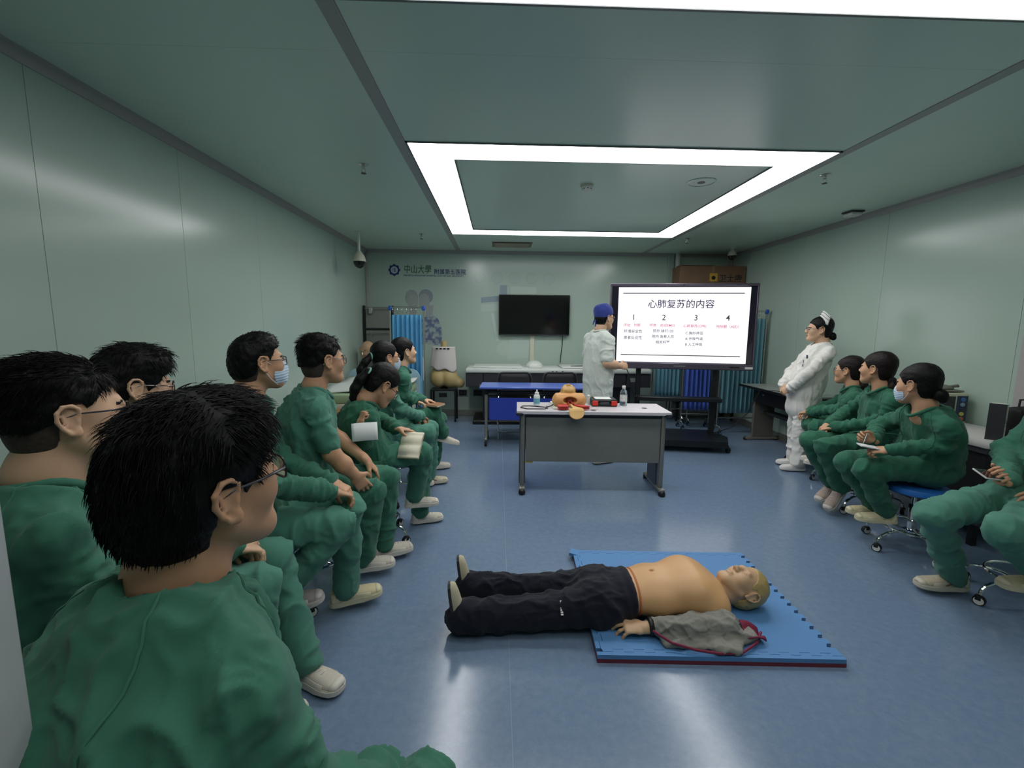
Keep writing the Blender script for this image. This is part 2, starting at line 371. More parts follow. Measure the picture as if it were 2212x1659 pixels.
# ---- blue folding training table
def training_table():
    t = thing('training_table', 'blue folding training table behind the grey desk', 'table', (.52, 5.62, 0), math.radians(-2))
    M_BLUE = mat('blue_laminate', (84, 108, 192), .25, var=.03); M_LEG = mat('table_leg_grey', (150, 150, 142), .4, metal=.6)
    G().box(-.74, .74, -.24, .24, .725, .75, .006).build('table_top', M_BLUE, t)
    G().box(-.62, .62, -.20, -.18, .33, .61, .004).build('modesty_panel', mat('blue_panel', (44, 66, 168), .4), t, 0)
    G().box(-.64, .64, -.1, .16, .62, .632, .003).build('book_shelf', M_BLACKM, t, 0)
    G().tube([(-.66, -.1, .67), (.66, -.1, .67)], .018, 10).build('cross_bar', M_DGREY, t)
    for s in (-1, 1):
        x = s*.66
        G().box(x-.03, x+.03, -.13, -.05, .64, .725, .008).build('hinge', M_BLACK, t)
        G().box(x-.02, x+.02, -.12, -.085, .09, .66, .008).build('leg', M_LEG, t)
        G().box(x-.018, x+.018, -.24, .22, .07, .105, .012).build('foot_bar', M_LEG, t)
        for y in (-.22, .2): castor(t, x, y, .03, M_BLACK, 90)
training_table()

# ---- mesh chairs behind the training table
def mesh_chair():
    t = thing('mesh_chair', 'x', 'chair', (0, 0, 0), 0, 'black mesh chairs behind the blue table')
    M_MESH = mat('black_mesh', (20, 20, 23), .7, bump=.3, bscale=400)
    G().box(-.23, .23, -.21, .24, .43, .47, .018, seg=2).build('seat', M_MESH, t)
    g = G(); P = [(-.2, .50), (-.235, .60), (-.24, .76), (-.215, .83), (-.17, .848), (.17, .848), (.215, .83), (.24, .76), (.235, .60), (.2, .50)]
    g.tube([(x, .27+.06*(z-.5), z) for x, z in P], .013, 8); g.build('back_frame', M_DGREY, t)
    G().grid(lambda u, v: Vector(((-.5+u)*.46*(1-.12*abs(2*v-1)**3), .262+.06*v*.34+.03*(2*u-1)**2-.02, .51+v*.325)), 8, 6).build('back_mesh', M_MESH, t, solid=.006)
    for s in (-1, 1):
        G().tube([(s*.22, .25, .52), (s*.235, .2, .44), (s*.24, -.2, .42), (s*.235, -.24, .36), (s*.225, -.2, .02), (s*.225, -.15, .012), (s*.225, .24, .012)], .011, 8).build('sled_leg', M_CHROME, t)
    G().tube([(-.225, .24, .012), (.225, .24, .012)], .011, 8).build('sled_bar', M_CHROME, t)
    return t
mc = mesh_chair(); mc.location = (.235, 5.9, 0); mc['label'] = 'black mesh chair behind the blue table, beside the injection model'
dup(mc, (.88, 5.92, 0), None, 'black mesh chair behind the blue table, beside the presenter')

# ---- long white and charcoal console along the back wall
def console():
    t = thing('simulation_console', 'long white-topped charcoal simulation table under the wall television', 'equipment', (.92, 6.9, 0))
    M_CW = mat('console_white', (206, 212, 206), .3); M_CD = mat('console_dark', (44, 44, 50), .45)
    G().box(-1.4, 1.4, -.30, .36, .795, .862, .02, seg=2).build('top_tray', M_CW, t)
    g = G(); 
    g.box(-1.3, -.55, -.22, .3, .862, .885, .01); g.box(.05, 1.36, -.24, .3, .862, .888, .012, seg=2)
    g.build('raised_deck', M_CW, t)
    G().sph((-.35, .02, .865), (.14, .16, .1), 20).box(-.45, -.25, -.2, -.1, .86, .9, .01).build('headrest_hump', M_CW, t)
    G().tube([(.2, -.1, .89), (.45, -.16, .905), (.7, -.1, .895), (.95, -.18, .905), (1.2, -.08, .892)], .008, 6).build('coiled_lead', M_BLACK, t)
    for x0, x1 in ((-1.4, -1.14), (-1.135, -.75), (-.745, -.22), (-.2, .42), (.44, 1.02), (1.03, 1.4)):
        G().box(x0, x1, -.28, .34, .585, .793, .006).build('side_panel', M_CD, t, 0)
    for x in (-.1, -.04, .05): G().lathe([(.014, 0), (.014, .012), (.01, .014)], 12, T(x, -.3, .82) @ R('X', 90)).build('button', M_BLACK, t)
    G().box(-1.15, 1.15, -.1, .3, .06, .585, .01).build('pedestal', M_CD, t, 0)
    G().box(-1.3, 1.3, -.25, .35, .0, .06, .01).build('plinth', M_BLACK, t, 0)
    text_obj('maker_word', 'mingsrd', .05, M_ALU, t, T(-1.2, -.282, .6) @ R('X', 90), .0008)
    G().box(1.08, 1.22, -.284, -.28, .67, .73, .002).build('rating_plate', M_ALU, t, 0)
console()

# ---- interactive display on a mobile stand
def screen_mat():
    m = mat('screen_lit', (4, 4, 4), .25); b = m.node_tree.nodes['Principled BSDF']
    b.inputs['Emission Color'].default_value = (.985, .975, 1, 1); b.inputs['Emission Strength'].default_value = SCREEN_E; return m
def display():
    t = thing('interactive_display', 'large interactive display showing a lesson slide on a black mobile stand', 'display', (2.25, 5.45, 0), math.radians(-10))
    M_BZ = mat('display_bezel', (92, 84, 98), .35, metal=.5); w, z0, z1 = .865, .985, 2.03
    G().box(-w, w, .02, .075, z0+.06, z1-.05, .01).build('back_case', M_BLACKM, t, 0)
    fr = G().box(-w, w, -.03, .03, z1-.035, z1, .006).build('bezel_top', M_BZ, t)
    G().box(-w, w, -.045, .03, z0, z0+.075, .008).build('bezel_bottom', M_BZ, t)
    for s in (-1, 1): G().box(min(s*w, s*(w-.02)), max(s*w, s*(w-.02)), -.03, .03, z0+.07, z1-.03, .004).build('bezel_side', M_BZ, t)
    G().lathe([(.008, 0), (.008, .006)], 12, T(0, -.03, z1-.018) @ R('X', 90)).build('webcam', M_BLACK, fr)
    G().box(-w+.02, w-.02, -.012, -.002, z0+.075, z1-.035).build('panel_glass', mat('display_off', (30, 27, 42), .15), t, 0)
    x0, x1, s0, s1 = -.765, .775, z0+.082, z1-.045
    scn = G().box(x0, x1, -.0135, -.011, s0, s1).build('lit_screen', screen_mat(), t, 0)
    INK = mat('slide_ink', (58, 36, 90), .6, emit=.02); GREY = mat('slide_grey', (70, 66, 76), .6, emit=.1); PINK = mat('slide_pink', (214, 96, 136), .6, emit=.4)
    LN = mat('slide_rule', (50, 46, 56), .6, emit=.02)
    H = s1-s0; X = lambda u: x0+u*(x1-x0); Z = lambda v: s1-v*H
    def tx(body, u, v, size, m, b=0): text_obj('slide_text', body, size, m, scn, T(X(u), -.0142, Z(v)) @ R('X', 90), .0003, 'CENTER', bold=b or .0003)
    for v in (.08, .905): G().box(X(.035), X(.955), -.0146, -.0136, Z(v)-.005, Z(v)+.005).build('slide_rule', LN, scn, 0)
    tx('心肺复苏的内容', .485, .265, .112, INK, .0006)
    for k, u in zip('1234', (.125, .36, .605, .845)): tx(k, u, .435, .098, GREY)
    tx('评估　判断', .115, .52, .042, PINK); tx('呼救　启动EMSS', .35, .52, .042, PINK); tx('心肺复苏(CPR)', .6, .525, .042, PINK); tx('电除颤（AED）', .855, .53, .042, PINK)
    tx('环境安全性', .125, .605, .045, INK); tx('患者反应性', .125, .69, .045, INK)
    tx('院外 拨打120', .36, .595, .042, INK); tx('院内 急救人员', .36, .67, .042, INK); tx('相关科室', .36, .745, .042, INK)
    tx('C 胸外按压', .6, .62, .042, INK); tx('A 开放气道', .6, .695, .042, INK); tx('B 人工呼吸', .6, .77, .042, INK)
    G().box(.58, .70, -.047, -.044, z0+.028, z0+.046, .002).build('port_cover', M_BLACK, t, 0)
    G().box(.76, .85, -.047, -.044, z0+.02, z0+.045).build('energy_label', M_WHITE, t, 0)
    G().box(-.07, .07, -.046, -.044, z0+.036, z0+.046).build('brand_plate', M_ALU, t, 0)
    for x in (-.47, .46):
        G().box(x-.03, x+.03, .07, .13, .1, 1.75, .006).build('column', M_BLACKM, t, 0)
    G().box(-.5, .52, -.08, .07, .585, .635, .006).build('tray_shelf', M_BLACKM, t, 0)
    G().box(-.5, .52, .08, .12, 1.5, 1.6, .004).build('mount_rail', M_BLACKM, t, 0)
    G().prism([(-.68, -.3), (.55, -.3), (.63, -.02), (.5, .34), (-.6, .34), (-.7, .02)], .075, z0=.075).build('base', M_BLACKM, t, 0)
    for x, y in ((.58, -.22), (-.62, -.22), (.48, .28), (-.55, .28)): castor(t, x, y, .034, M_BLACK, 30)
display()

# ---- folding ward screens with pleated curtains
def ward_screen(label, x, y, rz, w, c0, zc, rgb, seed, h=1.75, blue_joint=True, group=None, ft=.2):
    t = thing('ward_screen', label, 'screen', (x, y, 0), math.radians(rz), group)
    m = mat('curtain_%d_%d_%d' % rgb, rgb, .8, var=.06, vscale=5, sheen=.2)
    for s in (-1, 1):
        G().cyl((s*w/2, 0, .08), (s*w/2, 0, h-.03), .012, n=12).build('post', M_STEEL, t)
        c = G().box(s*w/2-.022, s*w/2+.022, -.022, .022, h-.055, h+.008, .008).build('corner_joint', mat('joint_blue', (38, 84, 176), .4), t)
        G().tube([(s*w/2, -ft, .075), (s*w/2, -ft*.7, .1), (s*w/2, ft*.7, .1), (s*w/2, ft, .075)], .011, 8).build('foot', M_STEEL, t)
        for yy in (-ft+.01, ft-.01): castor(t, s*w/2, yy, .028, mat('castor_blue', (90, 140, 196), .4), 20, .08)
    G().cyl((-w/2, 0, h-.015), (w/2, 0, h-.015), .013, n=12).build('top_rail', M_STEEL, t)
    G().cyl((-w/2, 0, .22), (w/2, 0, .22), .01, n=10).build('bottom_rail', M_STEEL, t)
    rnd = random.Random(seed); ph = [rnd.uniform(0, 6.3) for _ in range(4)]; n = max(5, w/.072)
    def f(u, v):
        a = .016+.012*v
        yy = a*math.sin(2*math.pi*n*(u+.012*math.sin(5*u+ph[0])*(.3+v))+ph[1]) + .006*math.sin(2*math.pi*n*2.3*u+ph[2]+v*1.4)
        return Vector(((u-.5)*(w-.05)*(1-.012*v), yy, (1-v)*(h-.115)+v*zc))
    G().grid(f, int(n*10), 14).build('curtain', m, t, 80, solid=.003)
    g = G()
    for k in range(int(n)): g.tube([(-w/2+.04+k*(w-.08)/int(n), .014*math.cos(a), h-.03+.03*math.sin(a)-.03) for a in [i*math.pi/5 for i in range(10)]], .0022, 5, closed=True)
    g.build('curtain_rings', M_STEEL, t)
TEAL = (92, 150, 168)
ward_screen('steel ward screen with bright blue curtain by the left wall bed', -1.27, 6.3, -4, .47, .25, .3, (70, 150, 196), 3)
ward_screen('teal ward screen half hidden behind the display, beside the console', 2.66, 6.84, 0, .48, .25, .42, TEAL, 5, ft=.07)
ward_screen('narrow teal ward screen wedged beside the royal blue one', 3.1, 6.68, 0, .34, .25, .42, (84, 140, 158), 6, ft=.07)
ward_screen('ward screen with royal blue curtain behind the display', 2.95, 6.45, -2, .42, .25, .28, (62, 98, 194), 8, ft=.11)
ward_screen('tall teal ward screen beside right wall next to the display', 3.45, 6.17, -1, .6, .25, .29, (104, 158, 172), 9, ft=.12)

# ---- steel rack with big cardboard carton
def rack_and_box():
    t = thing('storage_rack', 'black storage rack behind the ward screens carrying the carton', 'rack', (3.34, 7.12, 0))
    for x in (-.45, .45):
        for y in (-.16, .16): G().box(x-.02, x+.02, y-.02, y+.02, 0, 1.609, .003).build('upright', M_BLACKM, t, 0)
    for z in (.3, .95, 1.58): G().box(-.47, .47, -.18, .18, z, z+.03, .003).build('shelf', M_BLACKM, t, 0)
    c = thing('cardboard_box', 'large brown cardboard carton standing above the display', 'box', (3.31, 7.1, 1.6105), math.radians(-3))
    M_CARD = mat('cardboard', (124, 96, 74), .8, var=.06, vscale=6, bump=.05, bscale=120)
    G().box(-.5, .5, -.2, .22, 0, .83, .006).build('carton_body', M_CARD, c, 0)
    G().box(-.5, .02, -.2, .015, .835, .84, M=T(0, 0, 0)).build('top_flap', M_CARD, c, 0)
    G().box(-.02, .02, -.2035, -.2, .0, .83).build('packing_tape', mat('tape', (136, 110, 84), .3), c, 0)
    G().box(-.05, .07, -.206, -.201, .6, .72).build('yellow_sticker', mat('sticker_yellow', (206, 160, 60), .5), c, 0)
    G().lathe([(.03, 0), (.03, .002)], 16, T(.01, -.206, .65) @ R('X', 90)).build('sticker_symbol', M_BLACK, c)
    text_obj('printed_word', '卫士康', .12, mat('print_black', (30, 26, 28), .7), c, T(.09, -.2012, .6) @ R('X', 90), .0005, bold=.001)
rack_and_box()

# ---- grey desk along the right wall
def side_desk():
    t = thing('side_desk', 'grey desk along the right wall behind the nurse', 'desk', (3.57, 5.28, 0))
    M_T = mat('side_top', (158, 162, 158), .35, var=.03); M_P = mat('side_panel', (104, 100, 92), .5, var=.04)
    G().box(-.24, .23, -.48, .7, .715, .74, .005).build('table_top', M_T, t, 0)
    G().box(-.245, -.235, -.48, .7, .71, .742, .003).build('edge_band', M_BLACK, t, 0)
    for y in (-.38, .5):
        G().box(-.13, .15, y-.02, y+.02, .045, .715, .006).build('leg_panel', M_P, t, 0)
        G().box(-.22, .22, y-.03, y+.03, .008, .045, .012, seg=2).build('foot_bar', mat('foot_champagne', (150, 142, 132), .35, metal=.5), t)
        for x in (-.21, .21): G().lathe([(.025, 0), (.028, .008), (.026, .03), (.012, .048)], 14, T(x, y, 0)).build('end_glide', M_BLACK, t)
    G().box(-.16, .16, -.36, .48, .53, .70, .004).build('drawer', M_BLACK, t, 0)
    G().lathe([(.01, 0), (.01, .012)], 10, T(-.16, .25, .65) @ R('Y', -90)).build('knob', M_ALU, t)
    G().box(.0, .12, -.36, .48, .36, .40, .004).build('stretcher', M_DGREY, t, 0)
    G().box(-.05, .03, -.404, -.4, .44, .50).build('label_sticker', mat('sticker_pale', (176, 172, 150), .6), t, 0)
    c = G().tube([(3.42, 5.2, .742), (3.36, 5.28, .743), (3.31, 5.45, .72), (3.2, 5.5, .42), (3.0, 5.5, .23), (2.82, 5.5, .17), (2.72, 5.5, .155)], .006, 6).build('power_cable', M_BLACK)
    tag(c, 'black power cable running from the grey side desk to the display stand', 'cable')
side_desk()

# ---- exam couch by right wall, with monitor and carton
def right_couch():
    t = thing('exam_couch', 'white-sheeted black couch against the right wall behind the seated women', 'couch', (3.5, 3.3, 0))
    G().box(-.2, .29, -.5, .36, .7, .76, .02, seg=2).build('sheeted_pad', mat('sheet_white', (196, 194, 190), .75, bump=.05, bscale=12), t)
    G().box(-.18, .29, -.48, .34, .66, .7, .004).build('platform', M_DGREY, t, 0)
    G().box(-.16, .28, -.46, .32, .2, .66, .004).build('cabinet', mat('couch_black', (12, 12, 13), .6), t, 0)
    G().box(-.2, .29, -.5, .36, .16, .2, .004).build('lower_shelf', mat('couch_shelf', (60, 58, 66), .5), t, 0)
    for x in (-.16, .25):
        for y in (-.44, .3): G().box(x-.02, x+.02, y-.02, y+.02, 0, .16, .003).build('leg', M_BLACK, t, 0)
    m = thing('patient_monitor', 'cream boxy patient monitor with colour keys on the couch', 'monitor', (3.6, 3.5, .7605), math.radians(-8))
    M_CR = mat('monitor_cream', (196, 196, 170), .5)
    G().box(-.17, .17, -.1, .12, 0, .24, .015, seg=2).build('case', M_CR, m)
    G().box(-.155, .07, -.104, -.099, .02, .215, .003).build('screen', mat('monitor_dark', (46, 50, 54), .3), m, 0)
    kp = G().box(.08, .16, -.104, -.099, .015, .22, .003).build('key_panel', mat('key_slate', (46, 62, 84), .4), m, 0)
    for k, (c, z) in enumerate((((64, 110, 170), .19), ((130, 160, 180), .15), ((40, 46, 60), .11), ((190, 186, 90), .075), ((196, 90, 50), .035))):
        G().lathe([(.016, 0), (.016, .006), (.012, .008)], 12, T(.12, -.104, z) @ R('X', 90)).build('key', mat('key_%d' % k, c, .4), kp)
    h = G().box(-.1, .15, -.08, .08, .245, .26, .01).sph((.02, 0, .27), (.1, .06, .03), 12)
    h.tube([(.05, -.02, .28), (.12, -.04, .30), (.16, 0, .285), (.1, .05, .27)], .009, 6).build('cuff_and_leads', mat('cuff_olive', (120, 120, 108), .7), m)
    b = thing('document_box', 'white upright paper box on the end of the couch', 'box', (3.42, 2.88, .7605), math.radians(35))
    G().box(-.055, .055, -.04, .04, 0, .245, .003).build('box_body', mat('paper_white', (204, 210, 196), .7), b, 0)
    G().box(-.062, -.055, -.042, .042, .0, .25).build('dark_edge', M_DGREY, b, 0)
    G().box(-.015, .012, -.0412, -.04, .11, .135).build('printed_mark', mat('print_grey', (100, 108, 104), .7), b, 0)
    G().box(-.02, .02, -.0412, -.04, .095, .1).build('printed_line', mat('print_grey', (100, 108, 104), .7), b, 0)
    k = thing('black_bag', 'black bag standing behind the white paper box', 'bag', (3.62, 2.9, .7605), math.radians(10))
    G().box(-.1, .1, -.05, .05, 0, .22, .03, seg=2).build('bag_body', mat('bag_black', (22, 20, 24), .7), k)
    G().tube([(-.05, 0, .21), (-.045, 0, .27), (.045, 0, .27), (.05, 0, .21)], .007, 6).build('handle', M_BLACK, k)
right_couch()

# ---- television on the back wall with conduit and cable
def television():
    t = thing('television', 'black wall television switched off above the console', 'television', (.585, YB-.035, 1.67))
    G().box(-.575, .575, -.055, .0, -.325, .325, .008).build('bezel', M_BLACK, t)
    G().box(-.562, .562, -.0575, -.054, -.305, .312).build('screen', mat('tv_screen', (5, 5, 6), .12, spec=.5), t, 0)
    G().box(-.56, .56, -.0565, -.0555, -.321, -.310).build('lower_trim', M_DGREY, t, 0)
    G().box(-.05, .05, -.03, .024, -.2, .2).build('wall_bracket', M_BLACKM, t, 0)
    struct(G().box(.525, .60, YB-.025, YB-.004, .86, 1.36, .004).build('trim_12', M_IVORY, smooth=0))
    c = G().tube([(1.06, YB-.03, 1.34), (1.06, YB-.02, 1.2), (1.04, YB-.02, 1.0), (1.03, YB-.02, .9)], .006, 6).build('tv_cable', M_BLACK)
    tag(c, 'thin black cable hanging down from the wall television', 'cable')
television()

# ---- sockets
for x, lb in ((-.58, 'black double socket plate on back wall next to the injection model'), (-.333, 'black double socket plate on back wall next to the console end')):
    t = thing('wall_socket', lb, 'socket', (x, YB-.004, .386))
    G().box(-.085, .085, -.012, 0, -.065, .065, .006).build('plate', mat('socket_plate', (150, 160, 154), .4), t)
    G().box(-.068, .068, -.015, -.01, -.05, .05, .008).build('insert', M_BLACK, t)
    for s in (-.03, .03): G().box(s-.012, s+.012, -.017, -.014, -.012, .012, .002).build('outlet', M_DGREY, t, 0)

# ---- sign and printed mural on the back wall
def wall_graphics():
    t = thing('hospital_sign', 'blue hospital emblem with green and blue lettering on back wall', 'sign', (-1.665, YB-.004, 2.365))
    NAVY = mat('sign_navy', (24, 40, 104), .5); SGREEN = mat('sign_green', (34, 92, 62), .5); PALE = mat('sign_pale', (172, 186, 196), .5)
    pts = []
    for k in range(16):
        a = math.radians(k*22.5+90); r = .098 if k % 2 == 0 else .078; pts.append((r*math.cos(a), r*math.sin(a)))
    MR = R('X', 90)
    G().prism(pts, .006, MR).build('emblem_star', NAVY, t, 0)
    G().lathe([(.056, 0), (.056, .008), (.05, .009)], 28, MR).build('emblem_disc', PALE, t)
    text_obj('emblem_mark', 'S', .075, NAVY, t, T(.008, -.0095, -.027) @ MR, .0006, 'CENTER', bold=.002)
    G().box(-.03, -.024, -.011, -.009, -.03, .03).build('emblem_bar', NAVY, t, 0)
    text_obj('sign_text', '中山大學', .14, SGREEN, t, T(.145, -.004, -.035) @ MR, .001, shear=.12, bold=.0008, sx=.79)
    text_obj('sign_text', '附属第五医院', .092, NAVY, t, T(.632, -.004, -.052) @ MR, .001, bold=.0007, sx=.93)
    text_obj('sign_text', 'THE FIFTH AFFILIATED HOSPITAL, SUN YAT-SEN UNIVERSITY', .036, NAVY, t, T(.14, -.004, -.095) @ MR, .0008, sx=.99)
    t = thing('wall_mural', 'faded printed picture of two men and papers on back wall', 'mural', (0, YB-.0045, 0))
    def flat(name, pts, rgb, lift=.0, m=None):
        G().prism([(x, z) for x, z in pts], .0006, T(0, -lift, 0) @ R('X', 90)).build(name, m or mat('mural_%d_%d_%d' % rgb, rgb, .2), t, 0)
    def blob(cx, cz, rx, rz, n=20): return [(cx+rx*math.cos(2*math.pi*k/n), cz+rz*math.sin(2*math.pi*k/n)) for k in range(n)]
    flat('printed_hair', blob(-1.40, 1.93, .105, .13), (148, 160, 158)); flat('printed_face', blob(-1.38, 1.865, .085, .12), (158, 164, 160), .0008)
    flat('printed_neck', [(-1.45, 1.6), (-1.33, 1.6), (-1.33, 1.78), (-1.44, 1.8)], (158, 164, 160))
    flat('printed_hair', blob(-1.17, 1.955, .115, .115), (138, 148, 153)); flat('printed_face', blob(-1.2, 1.87, .09, .13), (158, 163, 162), .0008)
    flat('printed_neck', [(-1.19, 1.6), (-1.07, 1.58), (-1.05, 1.82), (-1.16, 1.8)], (158, 163, 162), .0004)
    # checked shirt: printed squares
    shirt = [(-1.3, 1.19), (-.93, 1.17), (-.915, 1.35), (-.93, 1.5), (-.98, 1.6), (-1.06, 1.67), (-1.16, 1.64), (-1.28, 1.56)]
    sm = bpy.data.materials.new('mural_check'); sm.use_nodes = True; nt = sm.node_tree; b = nt.nodes['Principled BSDF']
    tc = nt.nodes.new('ShaderNodeTexCoord'); ck = nt.nodes.new('ShaderNodeTexNoise'); ck.inputs['Scale'].default_value = 13; ck.inputs['Detail'].default_value = 1
    nt.links.new(tc.outputs['Object'], ck.inputs['Vector']); rp = nt.nodes.new('ShaderNodeValToRGB')
    rp.color_ramp.elements[0].position = .42; rp.color_ramp.elements[0].color = (*lin((104, 112, 142)), 1); rp.color_ramp.elements[1].position = .6; rp.color_ramp.elements[1].color = (*lin((158, 174, 174)), 1)
    nt.links.new(ck.outputs['Fac'], rp.inputs[0]); nt.links.new(rp.outputs[0], b.inputs['Base Color']); b.inputs['Roughness'].default_value = .22
    flat('printed_shirt', shirt, (0, 0, 0), .0014, sm)
    for k in range(5):
        cx = -.30+k*.28
        flat('printed_circle', blob(cx, 2.265, .1, .1, 28), (164, 183, 172)); flat('printed_circle_core', blob(cx, 2.265, .075, .075, 28), (167, 186, 175), .0008)
    flat('printed_bar', [(-.28, 1.86), (.02, 1.89), (.02, 1.98), (-.28, 1.95)], (138, 156, 166)); flat('printed_bar', [(.02, 1.99), (.14, 1.99), (.14, 2.15), (.03, 2.15)], (140, 158, 166))
    flat('printed_sheet', [(.2, 2.0), (.62, 2.02), (.62, 2.12), (.2, 2.13)], (182, 199, 188)); flat('printed_sheet', [(-.28, 1.72), (.0, 1.74), (.0, 1.85), (-.28, 1.84)], (182, 198, 188))
    flat('printed_pen', [(-.12, 1.7), (-.07, 1.7), (.02, 1.25), (-.03, 1.25)], (186, 202, 196), .0006)
    flat('printed_flower', blob(.1, 1.12, .13, .12, 9), (178, 194, 184)); flat('printed_sheet', [(.15, .95), (.5, .98), (.52, 1.3), (.2, 1.32)], (178, 195, 186), .0004)
wall_graphics()

# ---- framed rack panels in the left back corner
def panel_rack():
    t = thing('equipment_rack', 'tall rack of grey panels with black frame in left back corner', 'rack', (-1.87, 7.1, 0))
    G().box(-.235, -.205, -.03, .03, 0, 1.79, .004).build('upright', M_BLACKM, t, 0); G().box(.2, .23, -.03, .03, 0, 1.79, .004).build('upright', M_BLACKM, t, 0)
    for z0, z1 in ((.3, 1.04), (1.07, 1.41), (1.44, 1.77)):
        G().box(-.2, .2, -.012, .004, z0, z1, .003).build('panel', mat('rack_panel', (126, 128, 122), .5), t, 0)
        G().box(-.205, .205, -.022, .006, z0-.03, z0, .003).build('shelf_edge', M_BLACKM, t, 0)
    for z in (1.36, 1.74): G().tube([(-.2, -.04, z), (.2, -.04, z)], .006, 8).build('rail', M_STEEL, t)
    G().box(-.14, -.08, -.06, -.02, 1.66, 1.76, .006).build('clip', M_ALU, t); G().tube([(-.11, -.04, 1.36), (-.12, -.05, 1.31), (-.09, -.06, 1.29), (-.07, -.05, 1.32)], .004, 6).build('hook', M_STEEL, t)
panel_rack()

# ---- hospital bed
def hospital_bed():
    t = thing('hospital_bed', 'hospital bed with pale blue headboard and green mattress by left wall', 'bed', (-1.58, 5.6, 0))
    HB = mat('bed_board_blue', (150, 182, 196), .4)
    P = [(-.5, .45)] + [(-.5+.13*(1-math.cos(a)), .74+.15*math.sin(a)) for a in [k*math.pi/12 for k in range(7)]] + [(.5-.13*(1-math.cos(a)), .74+.15*math.sin(a)) for a in [(6-k)*math.pi/12 for k in range(7)]] + [(.5, .45)]
    top = [(-.5+.13, .89), (-.18, .89), (-.18, .845), (-.27, .845), (-.285, .825), (-.27, .805), (-.09, .805), (-.075, .825), (-.09, .845), (-.18, .845), (-.18, .89)]     # hand grip cut through the board
    P = P[:8]+top[1:]+P[8:]
    G().prism(P, .035, T(0, .62, 0) @ R('X', 90)).build('headboard', HB, t, 50)
    G().box(.34, .44, .578, .584, .62, .68).build('name_card', M_WHITE, t, 0)
    G().box(-.46, .46, -.6, .55, .6, .71, .03, seg=2).build('mattress', mat('mattress_green', (150, 172, 136), .7), t)
    G().grid(lambda u, v: Vector((-.47+.94*u, -.5+1.05*v, .716+.03*math.sin(3*u+4*v)**2+.05*v)), 10, 10).build('sheet', mat('bed_sheet', (206, 210, 206), .8, bump=.1, bscale=9), t, 80, solid=.01)
    G().box(-.45, .45, -.6, .55, .54, .6, .006).build('bed_deck', M_IVORY, t, 0)
    for x in (-.42, .42):
        for y in (-.52, .5):
            G().box(x-.022, x+.022, y-.022, y+.022, .08, .54, .004).build('leg', M_IVORY, t, 0); castor(t, x, y, .035, M_DGREY)
    d = thing('wooden_box', 'brown wooden box under the end of the green mattress', 'box', (-1.62, 4.86, 0))
    G().box(-.35, .35, -.12, .12, .0, .56, .006).build('box_body', mat('wood_brown', (150, 110, 66), .5, var=.15, vscale=4, stretch=(1, 6, 6)), d, 0)
    G().box(-.3, .3, -.126, -.12, .1, .46, .003).build('front_board', mat('wood_brown', (150, 110, 66), .5), d, 0)
    G().tube([(-.06, -.126, .3), (-.06, -.15, .3), (.06, -.15, .3), (.06, -.126, .3)], .005, 6).build('handle', M_ALU, d)
    p = thing('drip_stand', 'slim steel drip stand beside the bed manikin', 'drip stand', (-2.0, 6.45, 0))
    G().cyl((0, 0, .03), (0, 0, 1.1), .009, n=10).build('pole', M_STEEL, p)
    G().tube([(-.06, 0, 1.06), (-.05, 0, 1.1), (.05, 0, 1.1), (.06, 0, 1.06)], .005, 6).build('hook_bar', M_STEEL, p)
    G().lathe([(.07, 0), (.07, .02), (.012, .045)], 16).build('foot', M_BLACK, p)
hospital_bed()

# ---- stools
def make_stool():
    t = thing('stool', 'x', 'stool', (0, 0, 0), 0, 'blue wheeled stools')
    G().lathe([(.02, .41), (.165, .415), (.178, .425), (.18, .44), (.172, .458), (.13, .464), (.001, .465)], 36).build('seat', mat('stool_blue', (46, 120, 206), .4), t)
    G().lathe([(.09, .402), (.09, .41), (.03, .408)], 20).build('seat_plate', M_DGREY, t)
    c = G().cyl((0, 0, .12), (0, 0, .3), .025, n=18).cyl((0, 0, .3), (0, 0, .405), .0145, n=14).build('column', M_CHROME, t)
    G().lathe([(.027, .295), (.027, .315), (.016, .32)], 16).build('collar', M_BLACK, c)
    G().lathe([(.04, .1), (.045, .11), (.045, .14), (.028, .15)], 20).build('hub', M_CHROME, t)
    for k in range(5):
        a = 2*math.pi*k/5+.3; ca, sa = math.cos(a), math.sin(a)
        G().tube([(ca*r, sa*r, z) for r, z in ((.03, .125), (.1, .135), (.17, .13), (.225, .11), (.25, .085), (.255, .06))], .0095, 8).build('leg', M_CHROME, t)
        castor(t, ca*.255, sa*.255, .027, M_WHITE, math.degrees(a)+60*k)
    G().tube([(.165*math.cos(a), .165*math.sin(a), .16) for a in [2*math.pi*k/32 for k in range(32)]], .0075, 8, closed=True).build('foot_ring', M_CHROME, t)
    return t
STOOL = make_stool()
_first = [True]
def stool(x, y, label, rz=0):
    if _first[0]:
        _first[0] = False; STOOL.location = (x, y, 0); STOOL.rotation_euler = (0, 0, rz); STOOL['label'] = label; return STOOL
    return dup(STOOL, (x, y, 0), rz, label)

